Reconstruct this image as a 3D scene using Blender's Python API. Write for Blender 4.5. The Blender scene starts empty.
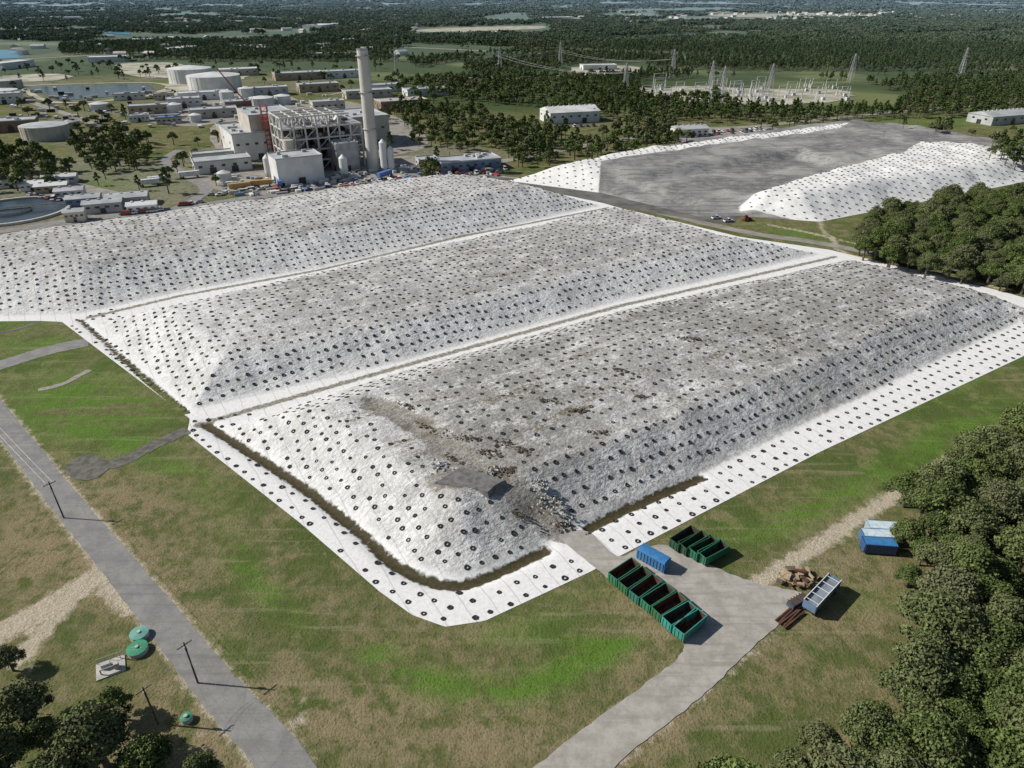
import bpy, math, random
import numpy as np
from mathutils import Vector
random.seed(7); rng=np.random.default_rng(7)
sc=bpy.context.scene
CH=100.0; PT=math.radians(30); F=683.0; cP=math.cos(PT); sP=math.sin(PT)
def G(u,v,z=0.0):
    du=(u-512)/F; dv=(384-v)/F
    t=(CH-z)/(sP-dv*cP)
    return (du*t,(cP+dv*sP)*t)
def PX(x,y,z=0.0):
    dep=np.maximum(y*cP-(z-CH)*sP,1.0)
    return 512+F*x/dep, 384-F*(y*sP+(z-CH)*cP)/dep
# ---------------------------------------------------------------- nodes
class NT:
    def __init__(s,name):
        s.m=bpy.data.materials.new(name); s.m.use_nodes=True
        s.t=s.m.node_tree; s.t.nodes.clear()
        s.out=s.t.nodes.new('ShaderNodeOutputMaterial')
    def n(s,ty,**k):
        x=s.t.nodes.new(ty)
        for a,b in k.items(): setattr(x,a,b)
        return x
    def put(s,sock,v):
        if v is None: return
        if isinstance(v,bpy.types.NodeSocket): s.t.links.new(v,sock)
        elif isinstance(v,(tuple,list)):
            sock.default_value=tuple(v)+((1.0,) if len(v)==3 and len(sock.default_value)==4 else ())
        else: sock.default_value=v
    def math(s,op,a,b=None,clamp=False):
        x=s.n('ShaderNodeMath',operation=op); x.use_clamp=clamp
        s.put(x.inputs[0],a); s.put(x.inputs[1],b); return x.outputs[0]
    def mix(s,f,a,b,bt='MIX'):
        x=s.n('ShaderNodeMix',data_type='RGBA',blend_type=bt)
        s.put(x.inputs[0],f); s.put(x.inputs[6],a); s.put(x.inputs[7],b); return x.outputs[2]
    def pos(s):
        return s.n('ShaderNodeNewGeometry').outputs['Position']
    def mapv(s,v,rot=0,scale=(1,1,1)):
        x=s.n('ShaderNodeMapping'); s.put(x.inputs[0],v); x.inputs['Rotation'].default_value=(0,0,rot); x.inputs['Scale'].default_value=scale
        return x.outputs[0]
    def noise(s,scale,det=3,v=None,rough=.55):
        x=s.n('ShaderNodeTexNoise'); s.put(x.inputs['Vector'],v if v is not None else s.pos())
        x.inputs['Scale'].default_value=scale; x.inputs['Detail'].default_value=det; x.inputs['Roughness'].default_value=rough
        return x.outputs[0]
    def rng(s,v,a,b,c=0,d=1,smooth=True):
        x=s.n('ShaderNodeMapRange'); x.interpolation_type='SMOOTHSTEP' if smooth else 'LINEAR'
        s.put(x.inputs[0],v); x.inputs[1].default_value=a; x.inputs[2].default_value=b; x.inputs[3].default_value=c; x.inputs[4].default_value=d
        return x.outputs[0]
    def attr(s,name):
        x=s.n('ShaderNodeAttribute',attribute_name=name); return x.outputs['Fac']
    def haze(s,c,mx=.8):  # aerial haze painted into base colour by distance from origin; no real atmosphere
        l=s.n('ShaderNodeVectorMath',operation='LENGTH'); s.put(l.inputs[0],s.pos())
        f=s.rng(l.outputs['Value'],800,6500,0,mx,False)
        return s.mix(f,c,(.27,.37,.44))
    def bsdf(s,c,rough=.8,bump=None,bs=.3,bd=.1,spec=.3,metal=0):
        b=s.n('ShaderNodeBsdfPrincipled'); s.put(b.inputs['Base Color'],c); s.put(b.inputs['Roughness'],rough)
        b.inputs['Specular IOR Level'].default_value=spec; b.inputs['Metallic'].default_value=metal
        if bump is not None:
            x=s.n('ShaderNodeBump'); s.put(x.inputs['Strength'],bs); x.inputs['Distance'].default_value=bd
            s.put(x.inputs['Height'],bump); s.t.links.new(x.outputs[0],b.inputs['Normal'])
        s.t.links.new(b.outputs[0],s.out.inputs[0]); return s.m
_mc={}
def M(name,c,c2=None,scale=.6,rough=.75,spec=.3,metal=0,bs=.2,haze=False):
    if name in _mc: return _mc[name]
    t=NT(name); c2=c2 or tuple(x*.72 for x in c)
    n1=t.noise(scale,4); f=t.rng(n1,.35,.68)
    col=t.mix(f,c,c2)
    if haze: col=t.haze(col)
    _mc[name]=t.bsdf(col,rough,None,bs,.05,spec,metal); return _mc[name]
# ---------------------------------------------------------------- mesh helpers
class MB:
    def __init__(s): s.v=[]; s.f=[]; s.m=[]
    def add(s,vs,fs,m=0):
        o=len(s.v); s.v+= [tuple(p) for p in vs]; s.f+=[tuple(i+o for i in f) for f in fs]; s.m+=[m]*len(fs)
    def box(s,c,sz,m=0,rz=0,top=1.0,ry=0):
        ca,sa=math.cos(rz),math.sin(rz); vs=[]
        for z in (-.5,.5):
            k=top if z>0 else 1
            for x,y in ((-.5,-.5),(.5,-.5),(.5,.5),(-.5,.5)):
                X=x*sz[0]*k; Y=y*sz[1]*k; Z=z*sz[2]
                if ry: X,Z=X*math.cos(ry)+Z*math.sin(ry),-X*math.sin(ry)+Z*math.cos(ry)
                vs.append((c[0]+X*ca-Y*sa,c[1]+X*sa+Y*ca,c[2]+Z))
        s.add(vs,[(3,2,1,0),(4,5,6,7),(0,1,5,4),(1,2,6,5),(2,3,7,6),(3,0,4,7)],m)
    def bm(s,p,q,r,m=0,n=4):
        p=Vector(p);q=Vector(q);d=(q-p).normalized()
        a=d.cross(Vector((0,0,1)) if abs(d.z)<.9 else Vector((1,0,0))).normalized(); b=d.cross(a)
        vs=[]
        for e in (p,q):
            for i in range(n):
                t=2*math.pi*(i+.5)/n; vs.append(e+(a*math.cos(t)+b*math.sin(t))*r)
        s.add(vs,[(i,(i+1)%n,n+(i+1)%n,n+i) for i in range(n)]+[tuple(range(n))[::-1],tuple(range(n,2*n))],m)
    def cyl(s,x,y,z0,z1,r0,r1=None,n=20,m=0,mt=None):
        r1=r0 if r1 is None else r1; vs=[]
        for z,r in ((z0,r0),(z1,r1)):
            for i in range(n): vs.append((x+r*math.cos(2*math.pi*i/n),y+r*math.sin(2*math.pi*i/n),z))
        s.add(vs,[(i,(i+1)%n,n+(i+1)%n,n+i) for i in range(n)],m)
        s.add(vs[n:],[tuple(range(n))],m if mt is None else mt)
    def wheel(s,x,y,z,r,w,m):
        n=12; vs=[]
        for yy in (y-w/2,y+w/2):
            for i in range(n): vs.append((x+r*math.cos(2*math.pi*i/n),yy,z+r*math.sin(2*math.pi*i/n)))
        s.add(vs,[(i,(i+1)%n,n+(i+1)%n,n+i) for i in range(n)]+[tuple(range(n)),tuple(range(n,2*n))[::-1]],m)
    def mesh(s,name,mats):
        me=bpy.data.meshes.new(name); me.from_pydata(s.v,[],s.f)
        for mm in mats: me.materials.append(mm)
        me.polygons.foreach_set('material_index',s.m); me.update(); return me
def obj(name,me,loc=(0,0,0),rz=0,parent=None,color=None,sc_=1):
    o=bpy.data.objects.new(name,me); sc.collection.objects.link(o)
    o.location=loc; o.rotation_euler=(0,0,rz); o.scale=(sc_,)*3
    if parent: o.parent=parent
    if color: o.color=color
    return o
def catmull(p,n=6,closed=False):
    p=[tuple(q) for q in p]; out=[]; N=len(p)
    for i in range(N if closed else N-1):
        if closed: a,b,c,d=p[i-1],p[i],p[(i+1)%N],p[(i+2)%N]
        else: a,b,c,d=p[max(i-1,0)],p[i],p[i+1],p[min(i+2,N-1)]
        for k in range(n):
            t=k/n
            out.append(tuple(.5*((2*b[j])+(-a[j]+c[j])*t+(2*a[j]-5*b[j]+4*c[j]-d[j])*t*t+(-a[j]+3*b[j]-3*c[j]+d[j])*t**3) for j in range(len(b))))
    if not closed: out.append(p[-1])
    return out
def ribbon(name,pts,w,z,mat,n=8,jit=.0):
    p=catmull(pts,n); vs=[];fs=[]
    for i,q in enumerate(p):
        a=Vector(p[max(i-1,0)][:2]); b=Vector(p[min(i+1,len(p)-1)][:2]); d=(b-a).normalized(); nn=Vector((-d.y,d.x))
        ww=q[2] if len(q)>2 else w
        for sgn in (-.5,.5):
            j=sgn*(ww+random.uniform(-jit,jit)); vs.append((q[0]+nn.x*j,q[1]+nn.y*j,z))
    for i in range(len(p)-1): fs.append((2*i+1,2*i,2*i+2,2*i+3))
    me=bpy.data.meshes.new(name); me.from_pydata(vs,[],fs); me.materials.append(mat); return obj(name,me)
def sheet(name,pts,z,mat,smooth=0,jit=0):
    if smooth: pts=catmull(pts,smooth,True)
    me=bpy.data.meshes.new(name)
    me.from_pydata([(x+random.uniform(-jit,jit),y+random.uniform(-jit,jit),z) for x,y in pts],[],[tuple(range(len(pts)))])
    if me.polygons[0].normal.z<0: me.flip_normals()
    me.materials.append(mat); return obj(name,me)
def sdf(poly,X,Y,near=False):
    best=np.full(X.shape,1e18); nx=np.zeros_like(X); ny=np.zeros_like(X); ins=np.zeros(X.shape,bool); N=len(poly)
    for i in range(N):
        x0,y0=poly[i]; x1,y1=poly[(i+1)%N]; dx,dy=x1-x0,y1-y0
        t=np.clip(((X-x0)*dx+(Y-y0)*dy)/(dx*dx+dy*dy+1e-9),0,1); px=x0+t*dx; py=y0+t*dy
        d=(X-px)**2+(Y-py)**2; k=d<best; best=np.where(k,d,best)
        if near: nx=np.where(k,px,nx); ny=np.where(k,py,ny)
        if y1!=y0:
            c=((y0>Y)!=(y1>Y))&(X<(x1-x0)*(Y-y0)/(y1-y0)+x0); ins^=c
    d=np.sqrt(best)*np.where(ins,1,-1)
    return (d,nx,ny) if near else d
def pld(pl,X,Y):
    best=np.full(X.shape,1e18)
    for i in range(len(pl)-1):
        x0,y0=pl[i][:2]; x1,y1=pl[i+1][:2]; dx,dy=x1-x0,y1-y0
        t=np.clip(((X-x0)*dx+(Y-y0)*dy)/(dx*dx+dy*dy+1e-9),0,1)
        best=np.minimum(best,(X-x0-t*dx)**2+(Y-y0-t*dy)**2)
    return np.sqrt(best)
def h2(ix,iy,seed):
    n=(ix.astype(np.int64)*374761393+iy.astype(np.int64)*668265263+seed*974711)&0x7fffffff
    n=((n^(n>>13))*1274126177)&0x7fffffff
    return ((n^(n>>16))&0xffff)/65535.0
def vn(X,Y,s,seed=0):
    x=X/s;y=Y/s;ix=np.floor(x);iy=np.floor(y);fx=x-ix;fy=y-iy;fx=fx*fx*(3-2*fx);fy=fy*fy*(3-2*fy)
    a=h2(ix,iy,seed);b=h2(ix+1,iy,seed);c=h2(ix,iy+1,seed);d=h2(ix+1,iy+1,seed)
    return (a*(1-fx)+b*fx)*(1-fy)+(c*(1-fx)+d*fx)*fy
def sst(x,a,b):
    t=np.clip((x-a)/(b-a),0,1); return t*t*(3-2*t)
def fattr(me,name,arr,dom='POINT'):
    a=me.attributes.new(name,'FLOAT',dom); a.data.foreach_set('value',np.ascontiguousarray(arr,dtype=np.float32).ravel())
# ---------------------------------------------------------------- layout
AX=math.radians(32); ca,sa=math.cos(AX),math.sin(AX)
OUT=[G(*p) for p in [(62,322),(120,366),(190,419),(187,434),(300,523),(380,592),(412,615),(445,627),(485,621),(590,572),(620,556),(820,452),(1024,356)]]+[(206,219)]+[G(*p) for p in [(1000,291),(830,250),(740,237),(620,208),(560,191),(500,180),(450,177),(230,202),(0,235),(-300,272),(-300,332),(-50,322),(40,321)]]
M3=[G(*p) for p in [(224,429),(240,440),(310,485),(368,528),(388,546),(405,560),(425,570),(450,575),(475,572),(540,546),(560,535),(585,523),(700,474),(820,416),(1000,331),(1018,322)]]+[(192,213)]+[G(*p) for p in [(1003,301),(980,295),(845,260.5),(620,311),(400,372)]]
M2=[G(*p) for p in [(97,323),(192,410),(400,362),(620,301),(820,254),(742,243),(612,210)]]
M1=[G(*p) for p in [(-300,328),(-50,318),(80,314),(180,292),(320,268),(600,206),(555,194),(495,183),(450,180),(230,206),(0,240),(-300,278)]]
MO=[(M1,9.5,27),(M2,7.0,17),(M3,7.0,16)]
DITCH=catmull([G(*p) for p in [(205,424),(228,438),(300,485),(360,532),(385,556),(410,573),(445,584),(478,580),(545,550)]],4)
DITCH2=[G(*p) for p in [(588,529),(620,512),(700,478)]]
DITCH3=[G(*p) for p in [(80,320),(125,360),(186,412)]]
V1=[G(*p) for p in [(88,318),(180,296),(320,270),(460,237),(608,208)]]
V2=[G(*p) for p in [(198,425),(400,367),(620,306),(835,257)]]
RAMP=catmull([G(372,402,7),G(400,416,7),G(435,438,7),G(465,462,7),G(495,482,5.5),G(530,508,3),G(562,532,0)],5)
RAMP2=[G(440,480,6.5),G(505,484,5.5)]
def hf(X,Y):
    h=np.zeros_like(X)
    for i,(m,H,run) in enumerate(MO):
        d=sdf(m,X,Y)
        r=run*(1+.25*(vn(X,Y,45,3+i)-.5))
        t=np.clip(d/r,0,1); p=.75*t+.25*t*t*(3-2*t)
        hh=p*H*(.92+.16*vn(X,Y,60,9+i))+1.3*sst(d,run,run+25)
        h=np.maximum(h,np.where(d>0,hh,0))
    sl=sst(h,.3,3)
    h+=sl*((vn(X,Y,9,21)-.5)*.65+(vn(X,Y,3.2,22)-.5)*.34)
    a=X*ca+Y*sa; b=-X*sa+Y*ca; mid=np.zeros_like(X)
    for m,H,run in MO:
        d=sdf(m,X,Y); mid=np.maximum(mid,sst(d,1,4)*(1-sst(d,run*.9,run*1.1)))
    h+=mid*(vn(a*1.0,b*.25,1.9,44)-.5)*.42
    h-=1.0*np.exp(-(pld(DITCH,X,Y)/1.4)**2)+.8*np.exp(-(pld(DITCH2,X,Y)/1.0)**2)+.5*np.exp(-(pld(DITCH3,X,Y)/.9)**2)
    h-=1.0*np.exp(-(pld(RAMP,X,Y)/3.6)**2)*sl
    return h
def heightfield(name,outl,cell,hfun,attrs,mat,zoff=.06):
    o=np.array(outl); xs=np.arange(o[:,0].min()-cell,o[:,0].max()+2*cell,cell); ys=np.arange(o[:,1].min()-cell,o[:,1].max()+2*cell,cell)
    X,Y=np.meshgrid(xs,ys); d,nx,ny=sdf(outl,X,Y,True)
    ins=d>0; q=ins[:-1,:-1]|ins[1:,:-1]|ins[:-1,1:]|ins[1:,1:]
    X=np.where(ins,X,nx);Y=np.where(ins,Y,ny)
    idx=np.arange(X.size).reshape(X.shape)
    fa=np.stack([idx[:-1,:-1][q],idx[:-1,1:][q],idx[1:,1:][q],idx[1:,:-1][q]],1)
    used=np.unique(fa); remap=np.full(X.size,-1); remap[used]=np.arange(len(used))
    x=X.ravel()[used]; y=Y.ravel()[used]; z=hfun(x,y)+zoff
    me=bpy.data.meshes.new(name); me.from_pydata(np.stack([x,y,z],1).tolist(),[],remap[fa].tolist())
    for k,fn in attrs.items(): fattr(me,k,fn(x,y))
    me.polygons.foreach_set('use_smooth',[True]*len(me.polygons)); me.materials.append(mat); me.update()
    return obj(name,me)
# ---------------------------------------------------------------- world / sun / camera
w=bpy.data.worlds.new("World"); sc.world=w; w.use_nodes=True
nt=w.node_tree; bg=nt.nodes['Background']; sky=nt.nodes.new('ShaderNodeTexSky'); sky.sky_type='NISHITA'; sky.sun_disc=False
EL=math.radians(37); sd=Vector((-1,.1,0)).normalized()
sky.sun_elevation=EL; sky.sun_rotation=math.atan2(sd.x,sd.y); sky.altitude=50
nt.links.new(sky.outputs[0],bg.inputs[0]); bg.inputs[1].default_value=.074
L=bpy.data.lights.new('sun','SUN'); L.energy=5.0; L.angle=math.radians(.5); L.color=(1,.96,.89)
lo=bpy.data.objects.new('sun',L); sc.collection.objects.link(lo)
ld=Vector((-sd.x*math.cos(EL),-sd.y*math.cos(EL),-math.sin(EL))); lo.rotation_euler=ld.to_track_quat('-Z','Y').to_euler()
cam=bpy.data.cameras.new('camera'); co=bpy.data.objects.new('camera',cam); sc.collection.objects.link(co)
cam.sensor_width=36; cam.lens=24.0117; cam.clip_end=60000; cam.clip_start=1; co.location=(0,0,CH); co.rotation_euler=(math.radians(60),0,0)
sc.camera=co
sc.view_settings.view_transform='Standard'; sc.view_settings.look='None'; sc.view_settings.exposure=0
# ---------------------------------------------------------------- ground
def axis(a,b,st,lo_,hi_,g=1.16):
    c=list(np.arange(a,b+st,st)); s=st; v=c[-1]
    while v<hi_: s*=g; v+=s; c.append(v)
    s=st; v=c[0]; pre=[]
    while v>lo_: s*=g; v-=s; pre.append(v)
    return np.array(pre[::-1]+c)
gx=axis(-260,260,2,-30000,30000); gy=axis(30,520,2,-6000,45000,1.1)
X,Y=np.meshgrid(gx,gy); fx=X.ravel(); fy=Y.ravel()
ur,vr=PX(fx,fy)
z=-2.5*np.clip((sdf(OUT,fx,fy)-2)/4,0,1)
L2O=[G(*p) for p in [(508,181),(600,193),(700,217),(735,216),(820,222),(1030,181),(1120,166),(1060,158),(925,135),(845,126),(700,143),(600,160)]]
z=np.minimum(z,-2.5*np.clip((sdf(L2O,fx,fy)-4)/6,0,1))
def ell(u,v,a,b,rot=0):
    c,s=math.cos(rot),math.sin(rot); du=ur-u; dv=vr-v
    return np.exp(-(((du*c+dv*s)/a)**2+((-du*s+dv*c)/b)**2))
green=np.zeros_like(fx)
cres=catmull([G(*p) for p in [(375,655),(420,678),(500,690),(570,672),(625,638)]],4)
green+=1.2*np.exp(-(pld(cres,fx,fy)/2.8)**2)
green+=.5*np.exp(-(pld([G(490,640),G(600,640)],fx,fy)/4)**2)
for e in [(60,405,70,36,0,1.1),(120,420,50,34,0,1.),(35,345,45,12,0,1.),(10,322,40,6,0,1.),(240,555,12,26,-.6,.9),(275,600,40,12,.7,1.),(190,480,60,18,.5,.6),(150,455,40,12,.4,.5),(820,505,120,16,-.45,1.),(960,430,80,20,-.45,1.),(960,385,100,10,-.42,.7),(700,540,50,10,-.4,.6),(860,600,40,14,0,.4),(800,235,40,6,.2,1.),(170,175,60,10,0,.7),(250,200,40,5,0,.4),(900,215,60,6,0,.6),(50,170,70,14,0,.6),(930,122,90,6,0,.7),(110,190,50,12,0,.8),(560,610,60,18,-.4,.35),(220,650,20,40,-.6,.3)]:
    green+=e[5]*ell(*e[:5])
brown=.9*ell(90,530,60,60)+.9*ell(40,560,70,60)+.9*ell(350,700,150,34)+.8*ell(170,590,60,46,.7)+.9*ell(640,610,30,66)+.8*ell(660,720,80,34,-.7)+.6*ell(860,490,30,14)+1.*ell(200,740,90,40)+.8*ell(480,740,160,25)+.8*ell(850,580,50,44)+.7*ell(320,600,70,14,.7)+.5*ell(450,640,90,8)+.7*ell(780,640,50,50)+.5*ell(150,500,50,14,.4)+.5*ell(940,470,60,10,-.45)
ROADL=catmull([G(-60,345),G(5,425),G(64,500),G(147,600),G(215,685),G(287,768)],6)
SANDS=[([G(*p) for p in [(-30,650),(10,628),(60,600),(95,577),(108,566)]],2.8),([G(*p) for p in [(20,660),(50,622),(75,598)]],1.8),([G(*p) for p in [(100,570),(112,590),(128,608)]],1.8),(ROADL,3.3),
 ([G(*p) for p in [(755,585),(800,556),(850,524),(905,488),(960,455)]],1.7),([G(*p) for p in [(880,450),(990,420),(1060,400)]],-.6),([G(*p) for p in [(28,655),(22,700)]],.4),([G(270,745),G(300,720),G(305,700)],.3),([G(0,500),G(30,498)],-.2),([G(690,650),G(760,640)],-.8),([G(610,712),G(690,660)],.2),([G(790,612),G(750,655),G(610,770)],.2),([G(180,740),G(250,735)],-.6),([G(810,570),G(870,560)],-.7),([G(650,600),G(672,640)],-.5),
 ([G(*p) for p in [(770,225),(830,238),(850,255),(1010,290)]],1.2),([G(*p) for p in [(820,222),(840,240),(990,270)]],.8)]
sandd=np.full_like(fx,9.)
for pl,wd in SANDS: sandd=np.minimum(sandd,pld(catmull(pl,4),fx,fy)-wd)
industrial=[G(*p) for p in [(-200,238),(0,232),(240,200),(450,174),(505,178),(520,150),(440,128),(400,92),(250,70),(100,78),(-200,88)]]
ind=sst(sdf(industrial,fx,fy),-10,10)*.7*sst(vn(fx,fy,50,5),.45,.75)
forest=sst(fy,640,720)*(1-sst(sdf(industrial,fx,fy),-20,20))
t=NT('grass_ground'); p=t.pos()
n1=t.noise(.035,4,p,.6); n2=t.noise(.35,4,p,.65); n3=t.noise(2.2,3,p,.7); n4=t.noise(.11,4,p,.7)
streak=t.noise(1,4,t.mapv(p,-AX,(.03,.35,1)),.6); streak2=t.noise(1,4,t.mapv(p,.75,(.03,.45,1)),.65)
base=t.mix(t.rng(n2,.38,.66),(.112,.122,.044),(.195,.172,.085))
base=t.mix(t.rng(n1,.45,.60),base,(.085,.112,.031))
base=t.mix(t.math('MULTIPLY',t.rng(n4,.51,.62),.75),base,(.23,.19,.105))
br=t.math('MULTIPLY',t.attr('brown'),t.rng(t.math('ADD',t.math('MULTIPLY',n2,.5),t.math('MULTIPLY',n4,.6)),.46,.60))
base=t.mix(t.math('MULTIPLY',br,1.0,True),base,(.25,.2,.115))
gr=t.math('MULTIPLY',t.attr('green'),t.rng(t.math('ADD',t.math('MULTIPLY',n4,.6),t.math('MULTIPLY',streak,.5)),.42,.62),True)
base=t.mix(t.math('MULTIPLY',gr,.9),base,(.095,.185,.024))
base=t.mix(t.math('MULTIPLY',t.rng(n3,.48,.70),.6),base,(.05,.058,.022))
base=t.mix(t.math('MULTIPLY',t.rng(streak,.56,.70),.35),base,(.25,.22,.13))
base=t.mix(t.math('MULTIPLY',t.rng(streak2,.58,.68),.4),base,(.28,.24,.15))
sn=t.math('ADD',t.attr('sandd'),t.math('MULTIPLY',t.math('SUBTRACT',t.noise(.5,4,p,.7),.5),5.0))
base=t.mix(t.rng(sn,-.9,.9,.95,0),base,t.mix(t.rng(n3,.3,.7),(.52,.46,.36),(.36,.30,.21)))
base=t.mix(t.math('MULTIPLY',t.attr('ind'),t.rng(n2,.3,.6),True),base,(.24,.22,.18))
fl=t.noise(.004,3,p); field=t.mix(t.rng(fl,.5,.62),(.06,.085,.03),(.15,.17,.07))
base=t.mix(t.attr('forest'),base,field)
base=t.haze(base,.85)  # far ground colour shifted bluish to imitate haze
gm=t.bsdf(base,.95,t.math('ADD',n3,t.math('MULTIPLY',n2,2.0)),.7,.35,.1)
idx=np.arange(X.size).reshape(X.shape)
fa=np.stack([idx[:-1,:-1].ravel(),idx[:-1,1:].ravel(),idx[1:,1:].ravel(),idx[1:,:-1].ravel()],1)
me=bpy.data.meshes.new('ground'); me.from_pydata(np.stack([fx,fy,z],1).tolist(),[],fa.tolist())
for k,a in dict(green=np.clip(green,0,1.2),brown=np.clip(brown,0,1),sandd=np.clip(sandd,-4,9),ind=ind,forest=forest).items(): fattr(me,k,a)
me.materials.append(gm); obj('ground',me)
# ---------------------------------------------------------------- landfill cover
t=NT('geotextile_cover'); p=t.pos(); pr=t.mapv(p,-AX,(1,1,1))
d=t.attr('dirty'); pl=t.attr('plateau')
na=t.noise(.06,3,p,.65); nb=t.noise(1.1,4,p,.7); ns=t.noise(1,3,t.mapv(pr,0,(.05,.5,.5)),.65); nc=t.noise(.16,5,p,.72); nf=t.noise(3.5,3,p,.7)
col=t.mix(t.rng(nb,.35,.7),(.78,.775,.755),(.68,.67,.65))
col=t.mix(t.math('MULTIPLY',t.math('MULTIPLY',t.rng(nc,.44,.62),t.attr('mound')),.5),col,(.46,.45,.425))
f=t.math('MULTIPLY',d,t.rng(t.math('ADD',t.math('MULTIPLY',nc,.6),t.math('MULTIPLY',ns,.45)),.34,.60),True)
col=t.mix(f,col,(.31,.30,.28))
f2=t.math('MULTIPLY',d,t.rng(nb,.46,.60),True); col=t.mix(t.math('MULTIPLY',f2,.75),col,(.22,.205,.18))
f2=t.math('MULTIPLY',d,t.rng(nf,.52,.64),True); col=t.mix(t.math('MULTIPLY',f2,.7),col,(.15,.135,.115))
stz=t.noise(1,5,t.mapv(pr,0,(.045,.17,.1)),.75)
f3=t.math('MULTIPLY',pl,t.rng(stz,.535,.60),True); f3=t.math('MULTIPLY',f3,t.rng(nb,.42,.56))
col=t.mix(t.math('MULTIPLY',f3,.9),col,t.mix(t.rng(nf,.4,.6),(.12,.095,.06),(.22,.185,.13)))
sx=t.n('ShaderNodeSeparateXYZ'); t.put(sx.inputs[0],pr)
sm=t.math('PINGPONG',t.math('ADD',sx.outputs[0],t.math('MULTIPLY',na,2.5)),2.3)
col=t.mix(t.math('MULTIPLY',t.rng(sm,.0,.22,1,0),.5),col,(.34,.33,.31))
jn=t.math('MULTIPLY',t.math('SUBTRACT',t.noise(.7,4,p),.5),2.6)
col=t.mix(t.rng(t.math('ADD',t.attr('valley'),jn),.6,1.6,.9,0),col,t.mix(t.rng(nb,.4,.6),(.28,.25,.2),(.10,.095,.05)))
jt=t.math('MULTIPLY',t.math('SUBTRACT',t.noise(.3,4,p,.7),.5),8.0)
tc=t.mix(t.rng(nb,.4,.62),(.33,.31,.275),(.21,.195,.17)); tc=t.mix(t.rng(nf,.54,.64),tc,(.09,.075,.055)); tc=t.mix(t.rng(nc,.5,.6),tc,(.17,.145,.11))
col=t.mix(t.rng(t.math('ADD',t.attr('track'),jt),2.6,3.9,.96,0),col,tc)
col=t.mix(t.rng(t.math('ADD',t.attr('ditch'),t.math('MULTIPLY',jn,.8)),1.0,1.7,1,0),col,t.mix(t.rng(nb,.4,.6),(.085,.06,.035),(.045,.048,.02)))
cov=t.bsdf(col,.75,t.math('ADD',t.noise(1,3,t.mapv(pr,0,(.6,1.1,.5)),.65),t.math('MULTIPLY',nb,.5)),t.rng(t.attr('mound'),0,1,.12,.8,False),.55,.15)
def at_dirty(x,y):
    s=x*ca+y*sa; r=np.full_like(x,.02)
    d1=sdf(M1,x,y);d2=sdf(M2,x,y);d3=sdf(M3,x,y)
    r=np.maximum(r,np.where(d1>0,.16+.4*sst(d1,15,32),0))
    s2=s-(G(190,412)[0]*ca+G(190,412)[1]*sa); s3=s-(G(300,500)[0]*ca+G(300,500)[1]*sa)
    r=np.maximum(r,np.where(d2>0,.18+.52*sst(d2,12,22)*sst(s2,8,50),0))
    r=np.maximum(r,np.where(d3>0,.16+.42*sst(s3,5,40)+.42*sst(d3,8,20)*sst(s3,10,45),0))
    return r*(.7+.6*vn(x,y,30,33))
def at_pl(x,y):
    return np.maximum(.9*sst(sdf(M1,x,y),18,30),np.maximum(sst(sdf(M2,x,y),13,22),sst(sdf(M3,x,y),12,20)))*sst(vn(x,y,38,77),.15,.4)
heightfield('landfill_cover_sheet',OUT,1.1,hf,dict(dirty=at_dirty,plateau=at_pl,
  mound=lambda x,y:sst(np.maximum(np.maximum(sdf(M1,x,y),sdf(M2,x,y)),sdf(M3,x,y)),-1,3),
  ditch=lambda x,y:np.minimum(np.minimum(pld(DITCH,x,y),pld(DITCH2,x,y)),pld(DITCH3,x,y)+.5),
  track=lambda x,y:np.minimum(pld(RAMP,x,y),pld(RAMP2,x,y)),valley=lambda x,y:np.minimum(pld(V1,x,y),pld(V2,x,y))),cov)
# second (ash) landfill
WL=[[G(505,182),G(598,194),G(601,162,8),G(560,166,4),G(530,172)],[G(738,208,1),G(765,188,8),G(905,153,8),G(920,142,8),G(1130,160,8),G(1150,170),G(1024,183),G(820,224),G(740,212)],[G(590,163,8),G(840,128,9),G(850,123,9),G(590,155,9)]]
def hf2(x,y):
    d=sdf(L2O,x,y); tt=np.clip(d/22,0,1); h=9*(.6*tt+.4*tt*tt*(3-2*tt))
    bowl=sst(sdf([G(600,185),G(720,230),G(765,195,6),G(850,165,8),G(800,150,8),G(640,172,8)],x,y),-3,10)
    h-=bowl*4.5; h=h+sst(h,1,4)*((vn(x,y,12,4)-.5)*1.6+(vn(x,y,5,5)-.5)*.8)
    return np.maximum(h,0)
t=NT('ash_fill'); p=t.pos(); nb=t.noise(.25,4,p,.7); na=t.noise(.03,4,p)
g=t.mix(t.rng(nb,.35,.65),(.25,.245,.235),(.16,.155,.15)); g=t.mix(t.rng(na,.45,.6),g,(.31,.305,.285))
g=t.mix(t.math('MULTIPLY',t.rng(t.noise(1,3,t.mapv(p,.9,(.02,.4,1))),.5,.6),.5),g,(.11,.105,.10))
wv=t.rng(t.math('ADD',t.attr('white'),t.math('MULTIPLY',t.math('SUBTRACT',nb,.5),3.)),-.6,.6)
g=t.mix(wv,g,t.mix(t.rng(nb,.4,.8),(.74,.73,.70),(.6,.59,.56)))
ash=t.bsdf(g,.9,nb,.6,.6,.2)
heightfield('ash_landfill_mound',L2O,2.2,hf2,dict(white=lambda x,y:np.maximum(np.maximum(sdf(WL[0],x,y),sdf(WL[1],x,y)),sdf(WL[2],x,y))),ash,.12)
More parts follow.
